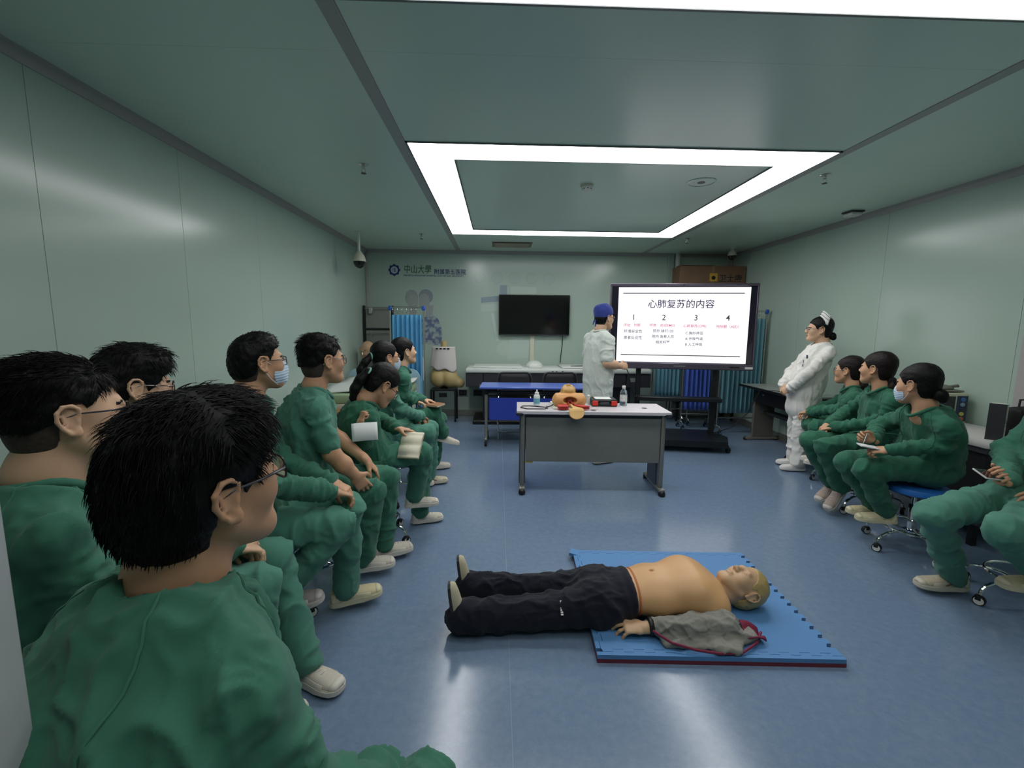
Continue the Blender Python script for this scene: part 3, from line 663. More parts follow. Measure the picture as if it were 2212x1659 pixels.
# ---- foam mat with interlocking edges
def foam_mat():
    t = thing('foam_mat', 'blue and red interlocking foam mat under the floor manikin', 'mat', (1.02, 2.25, 0), math.radians(-2.6))
    M_B = mat('foam_blue', (84, 134, 186), .65, bump=.15, bscale=220); M_R = mat('foam_red', (112, 40, 56), .7)
    w, d, sw = .545, .47, .03
    def wave(a0, a1, n, base, off, along):
        """castellated joint line between the tile and its removable edge strips"""
        P = []
        for k in range(n):
            o = base+(.008 if k % 2 else -.008)+off
            for q in (k, k+1):
                t = a0+(a1-a0)*q/n; P.append((t, o) if along == 'x' else (o, t))
        return P
    gp = .0012; nt = 14; R_ = []
    for k in range(nt):                                   # right edge: teeth with open notches between them
        y0 = -d+sw+.01+(2*d-2*sw-.02)*k/nt; st = (2*d-2*sw-.02)/nt
        R_ += [(w+.018, y0), (w+.018, y0+.52*st), (w-.018, y0+.62*st), (w-.004, y0+.98*st)]
    G().prism([(-w, -d), (w+.02, -d), (w+.02, d), (-w, d)], .02, z0=0).build('red_layer', M_R, t, 0)
    fr = wave(-w+sw, w+.018, 23, -d+sw, 0, 'x'); bk = wave(-w+sw, w+.018, 23, d-sw, 0, 'x'); lf = wave(-d+sw+.012, d-sw-.012, 18, -w+sw, 0, 'y')
    G().prism([(x, y+gp) for x, y in fr]+R_+[(x, y-gp) for x, y in bk[::-1]]+[(x+gp, y) for x, y in lf[::-1]], .02, z0=.02).build('blue_layer', M_B, t, 0)
    G().prism([(-w, -d), (w+.018, -d)]+[(x, y-gp) for x, y in fr[::-1]]+[(-w, -d+sw-.008-gp)], .02, z0=.02).build('edge_strip', M_B, t, 0)
    G().prism([(-w, d-sw+.008+gp)]+[(x, y+gp) for x, y in bk]+[(w+.018, d), (-w, d)], .02, z0=.02).build('edge_strip', M_B, t, 0)
    G().prism([(-w, -d+sw+.012)]+[(x-gp, y) for x, y in lf]+[(-w, d-sw-.012)], .02, z0=.02).build('edge_strip', M_B, t, 0)
    g = G().prism([(0, 0), (.12, -.02), (.13, .05), (.02, .07)], .018, T(-w-.03, d-.06, .035) @ R('Y', 12)); g.build('lifted_corner', M_B, t, 0)
foam_mat()

# ---- things on the grey desk
def desk_things():
    zt = .7605
    t = thing('spray_bottle', 'small white dispenser bottle with teal label on the desk', 'bottle', (.366, 4.1, zt))
    G().lathe([(.028, 0), (.03, .004), (.03, .085), (.027, .098), (.018, .105)], 20).build('bottle_body', mat('bottle_white', (210, 218, 220), .3), t)
    G().lathe([(.0304, .02), (.0304, .07)], 20, cap=False).build('label', mat('label_teal', (110, 170, 186), .4), t)
    G().lathe([(.02, .105), (.02, .125), (.008, .13), (.007, .148), (.003, .15)], 16).build('nozzle_cap', M_WHITE, t)
    t = thing('water_bottle', 'clear plastic water bottle with white label on the desk', 'bottle', (1.185, 4.1, zt))
    CL = mat('clear_plastic', (232, 240, 242), .05, trans=.95)
    G().lathe([(.03, 0), (.034, .006), (.034, .12), (.03, .14), (.016, .158), (.014, .17)], 24).build('bottle_body', CL, t)
    G().lathe([(.0345, .045), (.0345, .105)], 24, cap=False).build('label', mat('label_white', (206, 208, 206), .5, var=.15, vscale=60), t)
    G().lathe([(.016, .165), (.017, .168), (.017, .188), (.015, .19)], 18).build('cap', M_WHITE, t)
    t = thing('tool_case', 'black hard case with red latches and papers on top', 'case', (1.0, 4.14, zt), math.radians(-2.5))
    G().box(-.12, .12, -.09, .1, 0, .034, .008).build('case_base', M_BLACK, t); G().box(-.12, .12, -.09, .1, .036, .064, .008).build('lid', M_BLACKM, t)
    for x in (-.088, .088): G().box(x-.026, x+.026, -.098, -.088, .008, .054, .004).build('latch', mat('latch_red', (206, 44, 30), .45), t)
    G().box(-.045, .045, -.098, -.09, .018, .04, .005).build('handle', M_DGREY, t)
    G().box(-.08, .07, -.06, .07, .0645, .067).build('paper_sheets', mat('paper', (214, 216, 212), .7), t, 0)
    t = thing('white_card', 'small white upright card box behind the black case', 'box', (.875, 4.2, zt)); G().box(-.012, .012, -.03, .03, 0, .085, .003).build('card_box', M_WHITE, t)
    c = G().tube([(.508, 4.0, zt+.03), (.49, 3.985, zt+.018), (.44, 3.98, zt+.005), (.3, 4.05, zt+.005), (.23, 4.04, zt+.005), (.21, 3.97, zt+.005), (.26, 3.9, zt+.005), (.42, 3.9, zt+.005), (.45, 3.93, zt+.006), (.455, 3.98, zt+.006), (.45, 4.03, zt+.006)], .0045, 6).build('black_cable', M_BLACK)
    tag(c, 'thin black cable looped on the desk beside the dispenser bottle', 'cable')
desk_things()
# ================================================================== ORGANIC SURFACES (distance fields -> mesh)
A_ = lambda v: np.array(v, dtype=np.float32)
def rc(a, b, ra, rb, k=.02, fold=None): return ('rc', A_(a), A_(b), ra, rb, k, fold)
def ec(a, b, r0, r1, xd, k=.02, fold=None): return ('ec', A_(a), A_(b), r0, r1, A_(xd), k, fold)
def el(c, r, k=.01, rot=None): return ('el', A_(c), A_(r), k, rot)
def sub(p): return ('sub', p)
def _nrm(v): v = np.asarray(v, dtype=np.float32); return v/max(1e-9, float(np.linalg.norm(v)))
def _bounds(p):
    if p[0] == 'rc': r = max(p[3], p[4]); return np.minimum(p[1], p[2])-r, np.maximum(p[1], p[2])+r
    if p[0] == 'ec': r = max(max(p[3]), max(p[4])); return np.minimum(p[1], p[2])-r, np.maximum(p[1], p[2])+r
    r = float(max(p[2])); return p[1]-r, p[1]+r
def _dist(p, X, Y, Z):
    if p[0] == 'rc':
        _, a, b, ra, rb, k, fold = p; ba = b-a; L2 = float(ba@ba)+1e-12
        px, py, pz = X-a[0], Y-a[1], Z-a[2]
        t = np.clip((px*ba[0]+py*ba[1]+pz*ba[2])/L2, 0, 1)
        qx, qy, qz = px-t*ba[0], py-t*ba[1], pz-t*ba[2]
        r = ra+(rb-ra)*t
        if fold is not None: r = r+_fold(fold, t*math.sqrt(L2), qx, qy, qz, ba/math.sqrt(L2), t)
        return np.sqrt(qx*qx+qy*qy+qz*qz)-r
    if p[0] == 'ec':
        _, a, b, r0, r1, xd, k, fold = p; ba = b-a; L = float(np.linalg.norm(ba))+1e-9; d = ba/L
        xd = _nrm(xd-d*float(xd@d)); yd = np.cross(d, xd)
        px, py, pz = X-a[0], Y-a[1], Z-a[2]
        h = px*d[0]+py*d[1]+pz*d[2]; t = np.clip(h/L, 0, 1); ax = h-t*L
        u = px*xd[0]+py*xd[1]+pz*xd[2]; v = px*yd[0]+py*yd[1]+pz*yd[2]
        ru = r0[0]+(r1[0]-r0[0])*t; rv = r0[1]+(r1[1]-r0[1])*t
        if fold is not None:
            f = _fold(fold, t*L, px-h*d[0], py-h*d[1], pz-h*d[2], d, t); ru = ru+f; rv = rv+f
        m = np.minimum(ru, rv)
        q = np.sqrt((u/ru)**2+(v/rv)**2+(ax/m)**2)
        return (q-1)*m
    _, c, r, k, rot = p
    px, py, pz = X-c[0], Y-c[1], Z-c[2]
    if rot is not None:
        px, py, pz = (px*rot[0, 0]+py*rot[1, 0]+pz*rot[2, 0], px*rot[0, 1]+py*rot[1, 1]+pz*rot[2, 1], px*rot[0, 2]+py*rot[1, 2]+pz*rot[2, 2])
    q = np.sqrt((px/r[0])**2+(py/r[1])**2+(pz/r[2])**2)
    return (q-1)*float(min(r))
def _fold(f, s, qx, qy, qz, d, t):
    """cloth folds running round a limb: amplitude, waves per metre, twist, phase, where along the limb (centre, spread)"""
    amp, fr, tw, ph, c, w = f
    u = _nrm(np.cross(d, [.3, .2, .93])); v = np.cross(d, u)
    an = np.arctan2(qx*v[0]+qy*v[1]+qz*v[2], qx*u[0]+qy*u[1]+qz*u[2])
    g = np.exp(-((t-c)/w)**2)
    return amp*g*(np.sin(6.283*fr*s+tw*np.sin(an+ph)+ph)+.6*np.sin(6.283*fr*.61*s-1.7*np.sin(an*1+2*ph)+2.1*ph+1.3*np.sin(2*an)))
def sdf(prims, res, fields=None):
    us = [p for p in prims if p[0] != 'sub']
    lo = np.min([_bounds(p)[0] for p in us], 0)-3*res-.02; hi = np.max([_bounds(p)[1] for p in us], 0)+3*res+.02
    n = np.ceil((hi-lo)/res).astype(int)+1
    ax = [(lo[i]+np.arange(n[i])*res).astype(np.float32) for i in range(3)]
    D = np.full(n, .08, np.float32)
    for q in prims:
        s = q[0] == 'sub'; p = q[1] if s else q
        k = p[5] if p[0] == 'rc' else (p[6] if p[0] == 'ec' else p[3])
        b0, b1 = _bounds(p); m = max(k, .004)+3*res+(.012 if (p[0] != 'el' and p[-1] is not None) else 0)
        i0 = np.clip(np.floor((b0-m-lo)/res).astype(int), 0, n-1); i1 = np.clip(np.ceil((b1+m-lo)/res).astype(int)+1, 1, n)
        if np.any(i1 <= i0): continue
        sl = tuple(slice(i0[i], i1[i]) for i in range(3))
        d = _dist(p, ax[0][sl[0]][:, None, None], ax[1][sl[1]][None, :, None], ax[2][sl[2]][None, None, :])
        C = D[sl]; k = max(k, 1e-4)
        if s:
            h = np.clip(.5-.5*(C+d)/k, 0, 1); D[sl] = C*(1-h)-d*h+k*h*(1-h)
        else:
            h = np.clip(.5+.5*(C-d)/k, 0, 1); D[sl] = C*(1-h)+d*h-k*h*(1-h)
    if fields is not None: D = fields(D, ax[0][:, None, None], ax[1][None, :, None], ax[2][None, None, :])
    return nets(D, lo, res)
_EDGE = [((0, 0, 0), (1, 0, 0)), ((0, 1, 0), (1, 1, 0)), ((0, 0, 1), (1, 0, 1)), ((0, 1, 1), (1, 1, 1)),
         ((0, 0, 0), (0, 1, 0)), ((1, 0, 0), (1, 1, 0)), ((0, 0, 1), (0, 1, 1)), ((1, 0, 1), (1, 1, 1)),
         ((0, 0, 0), (0, 0, 1)), ((1, 0, 0), (1, 0, 1)), ((0, 1, 0), (0, 1, 1)), ((1, 1, 0), (1, 1, 1))]
def nets(D, lo, res):
    S = D < 0; n = np.array(D.shape)
    c = np.zeros(n-1, np.int8)
    for i in (0, 1):
        for j in (0, 1):
            for k in (0, 1): c += S[i:n[0]-1+i, j:n[1]-1+j, k:n[2]-1+k]
    I = np.argwhere((c > 0) & (c < 8)); idx = -np.ones(n-1, np.int64); idx[I[:, 0], I[:, 1], I[:, 2]] = np.arange(len(I))
    acc = np.zeros((len(I), 3), np.float32); cnt = np.zeros(len(I), np.float32)
    for a, b in _EDGE:
        a = np.array(a); b = np.array(b); pa = I+a; pb = I+b
        va = D[pa[:, 0], pa[:, 1], pa[:, 2]]; vb = D[pb[:, 0], pb[:, 1], pb[:, 2]]
        m = (va < 0) != (vb < 0); t = np.where(m, va/np.where(m, va-vb, 1), 0)
        acc += np.where(m[:, None], a+(b-a)*t[:, None], 0); cnt += m
    V = (I+acc/cnt[:, None])*res+lo
    Fs = []
    for axis in range(3):
        e0 = [slice(None)]*3; e1 = [slice(None)]*3; e0[axis] = slice(0, -1); e1[axis] = slice(1, None)
        m = S[tuple(e0)] != S[tuple(e1)]
        P = np.argwhere(m); o1, o2 = [k for k in range(3) if k != axis]
        ok = (P[:, o1] > 0) & (P[:, o2] > 0) & (P[:, o1] < n[o1]-1) & (P[:, o2] < n[o2]-1); P = P[ok]
        def g(d1, d2):
            Q = P.copy(); Q[:, o1] -= d1; Q[:, o2] -= d2; return idx[Q[:, 0], Q[:, 1], Q[:, 2]]
        q = np.stack([g(1, 1), g(0, 1), g(0, 0), g(1, 0)], 1)
        ins = S[tuple(e0)][P[:, 0], P[:, 1], P[:, 2]]
        if axis == 1: ins = ~ins
        q[~ins] = q[~ins][:, ::-1]; Fs.append(q)
    return V.astype(np.float64), np.concatenate(Fs)
def np_mesh(name, V, F, mats, midx=None):
    me = bpy.data.meshes.new(name); nv, nf = len(V), len(F); s = F.shape[1]
    me.vertices.add(nv); me.vertices.foreach_set('co', np.ascontiguousarray(V, np.float32).ravel())
    me.loops.add(nf*s); me.loops.foreach_set('vertex_index', np.ascontiguousarray(F, np.int32).ravel())
    me.polygons.add(nf); me.polygons.foreach_set('loop_start', np.arange(0, nf*s, s, dtype=np.int32))
    me.polygons.foreach_set('use_smooth', np.ones(nf, bool))
    for m in mats: me.materials.append(m)
    if midx is not None: me.polygons.foreach_set('material_index', midx.astype(np.int32))
    me.update(calc_edges=True); me.validate(); return me
def np_obj(name, V, F, mats, parent=None, midx=None, origin=None):
    if origin is not None: V = V-np.array(origin)
    o = bpy.data.objects.new(name, np_mesh(name, V, F, mats if isinstance(mats, list) else [mats], midx)); COL.objects.link(o)
    if parent is not None: o.parent = parent
    return o
def normals(V, F):
    a, b, c, d = (V[F[:, i]] for i in range(4)); n = np.cross(c-a, d-b); N = np.zeros_like(V)
    for i in range(4): np.add.at(N, F[:, i], n)
    return N/np.maximum(1e-12, np.linalg.norm(N, axis=1))[:, None]
def _vn(P, seed=0):
    """smooth 3-d value noise, vectorised"""
    I = np.floor(P).astype(np.int64); f = P-I; f = f*f*(3-2*f); r = 0
    for i in (0, 1):
        for j in (0, 1):
            for k in (0, 1):
                h = ((I[:, 0]+i)*73856093) ^ ((I[:, 1]+j)*19349663) ^ ((I[:, 2]+k)*83492791) ^ (seed*2654435)
                h = (h ^ (h >> 13))*1274126177 & 0x7fffffff; h = ((h ^ (h >> 16)) & 0xffff)/65535
                r = r+h*np.where(i, f[:, 0], 1-f[:, 0])*np.where(j, f[:, 1], 1-f[:, 1])*np.where(k, f[:, 2], 1-f[:, 2])
    return r*2-1
def crease(V, F, amp, scale, seed, drape=(1, 1, .4), limbs=()):
    """cloth creases pushed along the normals: sharp ridges hanging down the trunk, tighter ones round the limbs"""
    N = normals(V, F); P = V*np.array(drape)*scale; P[:, 2] += .5*P[:, 0]
    def ridge(P, sd, pw=2.2):
        w = np.stack([_vn(P*.7+7, sd+1), _vn(P*.7+19, sd+2), _vn(P*.7+31, sd+3)], 1)*.8
        return np.clip(1-np.abs(_vn(P+w, sd))*2.4, 0, 1)**pw
    h = ridge(P, seed)*.75+.6*ridge(P*1.9+5, seed+4, 1.8)+.25*ridge(P*4.1+9, seed+7, 1.5)
    best = np.full(len(V), 1e9)
    for q, (a, b, r, fr) in enumerate(limbs):
        a = np.asarray(a, float); b = np.asarray(b, float); d = b-a; L = np.linalg.norm(d); d = d/L
        t = (V-a)@d; tc = np.clip(t, 0, L); dist = np.linalg.norm(V-(a+tc[:, None]*d), axis=1)
        u = _nrm(np.cross(d, [.3, .2, .93])).astype(float); v = np.cross(d, u); rel = V-a
        Q = np.stack([rel@u*7+t*3, rel@v*7, t*fr], 1)+q*13
        hl = ridge(Q, seed+11+q, 1.6)*.9+.4*ridge(Q*1.9+3, seed+21+q)
        w = np.clip((r*1.5-dist)/(r*.5), 0, 1)*np.clip((best-dist)/.01, 0, 1)
        h = h*(1-w)+hl*w; best = np.minimum(best, dist)
    return V+N*(amp*(h-.35))[:, None]
def rotm(yaw=0, pitch=0, roll=0):
    """columns: right, forward, up; yaw clockwise from +Y, pitch up positive, roll to the right"""
    return np.array((Matrix.Rotation(-math.radians(yaw), 3, 'Z') @ Matrix.Rotation(math.radians(pitch), 3, 'X') @ Matrix.Rotation(math.radians(roll), 3, 'Y')), dtype=np.float64)

# ------------------------------------------------------------------ materials for people
def skin_mat(name, rgb):
    m = mat(name, rgb, .5, spec=.35, var=.05, vscale=25, bump=.02, bscale=500)
    b = m.node_tree.nodes['Principled BSDF']; b.inputs['Subsurface Weight'].default_value = .12; b.inputs['Subsurface Radius'].default_value = (.01, .004, .002); b.inputs['Subsurface Scale'].default_value = 1
    return m
M_SKIN = skin_mat('skin_warm', (196, 150, 118)); M_SKIN2 = skin_mat('skin_fair', (208, 168, 138)); M_LIP = skin_mat('lip', (168, 104, 92))
M_HAIR = mat('hair_black', (9, 8, 8), .5, spec=.2, bump=.3, bscale=90, stretch=(4, 1, .6)); M_HAIRB = mat('hair_brown', (24, 15, 14), .5, spec=.22, bump=.3, bscale=90, stretch=(4, 1, .6))
M_EYE = mat('eye_dark', (26, 18, 16), .2)
M_STUB = mat('shaved_hair', (66, 52, 44), .7, var=.3, vscale=120)
def cloth(name, rgb, wv=900):
    m = mat(name, rgb, .85, spec=.2, var=.07, vscale=7, bump=.12, bscale=wv, sheen=.1); nt = m.node_tree
    if 'fold_relief' in nt.nodes: return m
    b1 = next(n for n in nt.nodes if n.type == 'BUMP'); mp = next(n for n in nt.nodes if n.type == 'MAPPING')
    n = nt.nodes.new('ShaderNodeTexNoise'); n.name = 'fold_relief'; n.noise_type = 'RIDGED_MULTIFRACTAL'; n.inputs['Scale'].default_value = 9; n.inputs['Detail'].default_value = 2.5; n.inputs['Distortion'].default_value = .5
    nt.links.new(mp.outputs[0], n.inputs['Vector']); mp.inputs['Scale'].default_value = (1, 1, .55)
    b2 = nt.nodes.new('ShaderNodeBump'); b2.inputs['Strength'].default_value = .32; b2.inputs['Distance'].default_value = .012
    nt.links.new(n.outputs['Fac'], b2.inputs['Height']); nt.links.new(b1.outputs[0], b2.inputs['Normal']); nt.links.new(b2.outputs[0], nt.nodes['Principled BSDF'].inputs['Normal'])
    return m
M_SCRUB = cloth('scrub_green', (58, 112, 92)); M_SCRUB2 = cloth('scrub_teal_green', (76, 130, 112)); M_SCRUB3 = cloth('scrub_deep_green', (44, 100, 78))
M_WHITEC = cloth('white_uniform', (222, 220, 214)); M_COAT = cloth('white_coat', (206, 212, 206)); M_NAVY = cloth('navy_track', (15, 18, 32)); M_CAPB = cloth('cap_blue', (52, 66, 140))
M_MASK = cloth('mask_blue', (186, 204, 222)); M_STRAP = mat('mask_loop', (226, 228, 230), .7)
M_LENS = mat('spectacle_lens', (235, 240, 240), .03, trans=.9, alpha=.35); M_RIM = mat('spectacle_black', (24, 20, 30), .3); M_RIMM = mat('spectacle_metal', (110, 100, 96), .25, metal=.9)

# ------------------------------------------------------------------ head, in its own frame: x right, y to the face, z up, origin between the ears
EAR = [(.081, .004, .006), (.085, .003, .022), (.0885, -.008, .031), (.0915, -.022, .031), (.0935, -.033, .018), (.0925, -.034, .0), (.0895, -.026, -.018), (.0865, -.015, -.031), (.083, -.003, -.034)]
HEAD = [el((0, -.014, .030), (.077, .095, .086)), el((0, .026, -.03), (.063, .066, .088), .03), el((0, .066, -.094), (.030, .026, .022), .03),
        rc((-.05, .0, -.05), (-.018, .064, -.098), .021, .017, .025), rc((.05, .0, -.05), (.018, .064, -.098), .021, .017, .025),
        el((-.042, .052, -.022), (.026, .03, .03), .025), el((.042, .052, -.022), (.026, .03, .03), .025),
        rc((-.034, .078, .021), (.034, .078, .021), .0105, .0105, .016),
        sub(el((-.031, .1, .003), (.017, .016, .0105), .012)), sub(el((.031, .1, .003), (.017, .016, .0105), .012)),
        el((-.031, .0785, .003), (.0135, .0125, .0085), .003), el((.031, .0785, .003), (.0135, .0125, .0085), .003),
        rc((0, .09, .012), (0, .107, -.022), .0075, .0105, .012), el((-.0125, .098, -.027), (.0085, .011, .0075), .008), el((.0125, .098, -.027), (.0085, .011, .0075), .008),
        el((0, .0895, -.0565), (.023, .0125, .0065), .005), el((0, .088, -.069), (.021, .0125, .007), .005), sub(rc((-.02, .1, -.0625), (.02, .1, -.0625), .0022, .0022, .004)),
        ] + [q for s in (-1, 1) for q in (
        el((s*.079, -.012, -.002), (.0075, .017, .028), .006),
        *[rc(EAR[i], EAR[i+1], .0042, .0042, .003) if s > 0 else rc((-EAR[i][0], *EAR[i][1:]), (-EAR[i+1][0], *EAR[i+1][1:]), .0042, .0042, .003) for i in range(8)],
        el((s*.083, -.003, -.029), (.006, .009, .011), .006), rc((s*.0865, -.026, .012), (s*.0865, -.02, -.012), .003, .003, .004),
        sub(el((s*.0895, -.009, -.001), (.0058, .0075, .0125), .003)), el((s*.0825, .001, -.004), (.004, .004, .007), .004))]
def tr_prims(prims, Rm, t, s=1.0):
    """prims from a local frame to the world: p -> R*(s*p)+t"""
    Rf = Rm.astype(np.float32); t = A_(t); out = []
    for q in prims:
        sb = q[0] == 'sub'; p = q[1] if sb else q
        f = lambda v: Rf@(v*s)+t
        if p[0] == 'rc': n = ('rc', f(p[1]), f(p[2]), p[3]*s, p[4]*s, p[5], p[6])
        elif p[0] == 'ec': n = ('ec', f(p[1]), f(p[2]), tuple(x*s for x in p[3]), tuple(x*s for x in p[4]), Rf@p[5], p[6], p[7])
        else: n = ('el', f(p[1]), p[2]*s, p[3], Rf if p[4] is None else Rf@p[4])
        out.append(('sub', n) if sb else n)
    return out
def hairline(y):
    return np.interp(y, [-.13, -.075, -.035, -.022, .012, .02, .034, .05, .066, .08, .1], [-.085, -.088, -.075, .026, .03, -.01, .012, .045, .056, .064, .07])
def hair_prims(style):
    if style == 'short': return [el((0, -.015, .036), (.083, .101, .091)), el((0, -.03, .075), (.07, .085, .062), .03), el((0, -.05, -.02), (.073, .066, .075), .03)]
    if style == 'crop': return [el((0, -.015, .034), (.082, .1, .09)), el((0, -.05, -.02), (.072, .064, .072), .03), el((0, .02, .085), (.066, .062, .04), .03)]
    if style == 'full': return [el((0, -.013, .038), (.089, .106, .096)), el((0, .015, .085), (.075, .082, .058), .03), el((0, -.05, -.015), (.079, .071, .085), .03)]
    return [el((0, -.016, .036), (.087, .106, .096)), el((0, -.045, -.02), (.081, .076, .076), .03), el((0, -.04, .06), (.08, .09, .082), .03)]
def hand_prims(curl=(25, 30, 25), thumb=(35, 20), spread=5, side=1):
    """right hand, wrist at origin, fingers along +y, palm down; side -1 mirrors"""
    P = [ec((0, -.03, 0), (0, .02, 0), (.027, .02), (.033, .017), (1, 0, 0), .01), ec((0, .02, 0), (0, .082, -.003), (.036, .016), (.041, .0125), (1, 0, 0), .012)]
    for i, (x, L, r) in enumerate(((-.031, .072, .0088), (-.0105, .08, .0092), (.0105, .074, .0088), (.030, .058, .0078))):
        a = math.radians(-spread*(i-1.5)*-1); p = np.array((x, .085-.006*abs(i-1)-.004*(i == 3), -.002)); th = 0
        for j, (fr, c) in enumerate(zip((.45, .31, .24), curl)):
            th += math.radians(c+3*i); d = np.array((math.sin(a)*math.cos(th), math.cos(a)*math.cos(th), -math.sin(th))); q = p+d*L*fr*1.08
            P.append(rc(p, q, r*(1-.07*j), r*(1-.07*(j+1)), .004)); p = q
    p = np.array((-.026, .018, -.006)); d = _nrm((-.75, .62, -.35)); q = p+d*.042; P.append(rc(p, q, .0145, .0115, .012))
    t1 = math.radians(thumb[0]); d2 = _nrm((-.75+math.sin(t1), .62+.35*math.sin(t1), -.35-.3*math.sin(t1))); q2 = q+d2*.032; P.append(rc(q, q2, .0112, .0098, .004))
    t2 = math.radians(thumb[1]); d3 = _nrm(d2+np.array((math.sin(t2), .1, -.35*math.sin(t2)))); P.append(rc(q2, q2+d3*.026, .0098, .0082, .004))
    if side < 0: 
        Mx = np.diag([-1., 1, 1]); P = [('rc', p[1]*A_((-1, 1, 1)), p[2]*A_((-1, 1, 1)), *p[3:]) if p[0] == 'rc' else ('ec', p[1]*A_((-1, 1, 1)), p[2]*A_((-1, 1, 1)), *p[3:]) for p in P]
    return P
def hand_frame(d, palm):
    """rotation whose +y is the finger direction and -z the palm direction"""
    y = _nrm(d); z = -_nrm(np.array(palm)-y*float(np.dot(palm, y))); x = np.cross(y, z); return np.stack([x, y, z], 1).astype(np.float64)

# ------------------------------------------------------------------ shoes
def shoe(parent, ankle, yaw, kind, origin, pitch=0, s=1.0):
    """sneaker lofted along its length: sole, upper, laces"""
    pal = {'white': ((196, 188, 174), (210, 204, 192)), 'cream': ((196, 186, 150), (206, 198, 166)), 'pink': ((178, 158, 146), (202, 194, 186)), 'sport': ((188, 176, 152), (204, 196, 178)), 'grey': ((140, 132, 128), (176, 170, 166)), 'nurse': ((218, 216, 212), (222, 220, 216)), 'beige': ((184, 174, 148), (40, 38, 38))}[kind]
    mu = mat('shoe_upper_'+kind, pal[0], .75, bump=.1, bscale=300, var=.05, vscale=40); ms = mat('shoe_sole_'+kind, pal[1], .6)
    st = [(-.075, .026, .062), (-.062, .034, .086), (-.03, .037, .092), (.01, .038, .086), (.05, .041, .07), (.09, .047, .062), (.13, .048, .056), (.16, .043, .05), (.182, .028, .04), (.19, .01, .026)]
    MM = Matrix.Translation(Vector(np.array(ankle)-np.array(origin))) @ Matrix.Rotation(-math.radians(yaw), 4, 'Z') @ Matrix.Rotation(math.radians(pitch), 4, 'X') @ Matrix.Scale(s, 4)
    g = G(); rings = []
    for y, w, h in st:
        rings.append([g.bm.verts.new((w*(abs(math.cos(a))**.75)*(1 if math.cos(a) > 0 else -1), y, .024+(h-.024)*(math.sin(a)**.8 if math.sin(a) > 0 else 0))) for a in [math.pi*k/14 for k in range(15)]])
    for a, b in zip(rings, rings[1:]):
        for k in range(14): g.bm.faces.new((a[k], a[k+1], b[k+1], b[k]))
    g.bm.faces.new(rings[0]); g.bm.faces.new(rings[-1][::-1])
    g._xf(list(g.bm.verts), MM); sh = g.build('shoe', mu, parent, 60)
    L = [(w*1.06, y) for y, w, h in st]; poly = [(-.018, -.084), (.018, -.084)]+[(w+.003, y*1.015) for w, y in L]+[(-w-.003, y*1.015) for w, y in L[::-1]]
    g = G().prism(poly, .028, MM); bmesh.ops.bevel(g.bm, geom=list(g.bm.edges), offset=.004*s, segments=2, affect='EDGES'); g.build('sole', ms, sh, 50)
    def overlay(nm, i0, i1, a0, a1):
        g = G(); rr = []
        for y, w, h in st[i0:i1]:
            rr.append([g.bm.verts.new(((w+.0018)*(abs(math.cos(a))**.75)*(1 if math.cos(a) > 0 else -1), y*1.004, .024+(h+.0018-.024)*max(0, math.sin(a))**.8)) for a in [a0+(a1-a0)*k/10 for k in range(11)]])
        for a, b in zip(rr, rr[1:]):
            for k in range(10): g.bm.faces.new((a[k], a[k+1], b[k+1], b[k]))
        g._xf(list(g.bm.verts), MM); g.build(nm, ms, sh, 60, solid=.0015)
    if kind not in ('nurse', 'beige'):
        overlay('toe_cap', 7, 10, 0, math.pi); overlay('heel_counter', 0, 3, 0, .9); overlay('heel_counter', 0, 3, math.pi-.9, math.pi)
        overlay('side_panel', 3, 7, .0, .55); overlay('side_panel', 3, 7, math.pi-.55, math.pi)
    g = G()
    if kind not in ('beige', 'nurse', 'cream'):
        for k in range(4):
            y = .035+.02*k; h = np.interp(y, [q[0] for q in st], [q[2] for q in st])
            g.tube([(-.022, y-.004, h-.012), (-.012, y, h-.001), (.0, y+.003, h+.003), (.012, y, h-.001), (.022, y-.004, h-.012)], .0032, 6)
        g.tube([(0, .03, .08), (.018, .022, .092), (.024, .03, .082), (0, .03, .08)], .0025, 5); g.tube([(0, .03, .08), (-.018, .022, .092), (-.024, .03, .082), (0, .03, .08)], .0025, 5)
        g._xf(list(g.bm.verts), MM); g.build('laces', ms, sh)
    else: g.bm.free()
    if kind == 'sport':
        g = G().tube([(.0488, .03, .05), (.0478, .06, .036), (.049, .07, .036), (.047, .02, .062), (.045, -.02, .072)], .0022, 6); g._xf(list(g.bm.verts), MM); g.build('side_mark', mat('side_mark_brown', (120, 86, 60), .6), sh)
        g = G().tube([(-.0485, .03, .05), (-.0475, .06, .036), (-.049, .07, .036), (-.047, .02, .062), (-.045, -.02, .072)], .0022, 6); g._xf(list(g.bm.verts), MM); g.build('side_mark', mat('side_mark_brown', (120, 86, 60), .6), sh)
        g = G().grid(lambda u, v: Vector(((.5-u)*.085*(1-.75*v*v), .135+.055*v*(1-.6*(2*u-1)**2), .047-.016*v-.012*(2*u-1)**2*(1)+.003)), 8, 5); g._xf(list(g.bm.verts), MM); g.build('toe_guard', M_NAVY, sh, 60)
    return sh

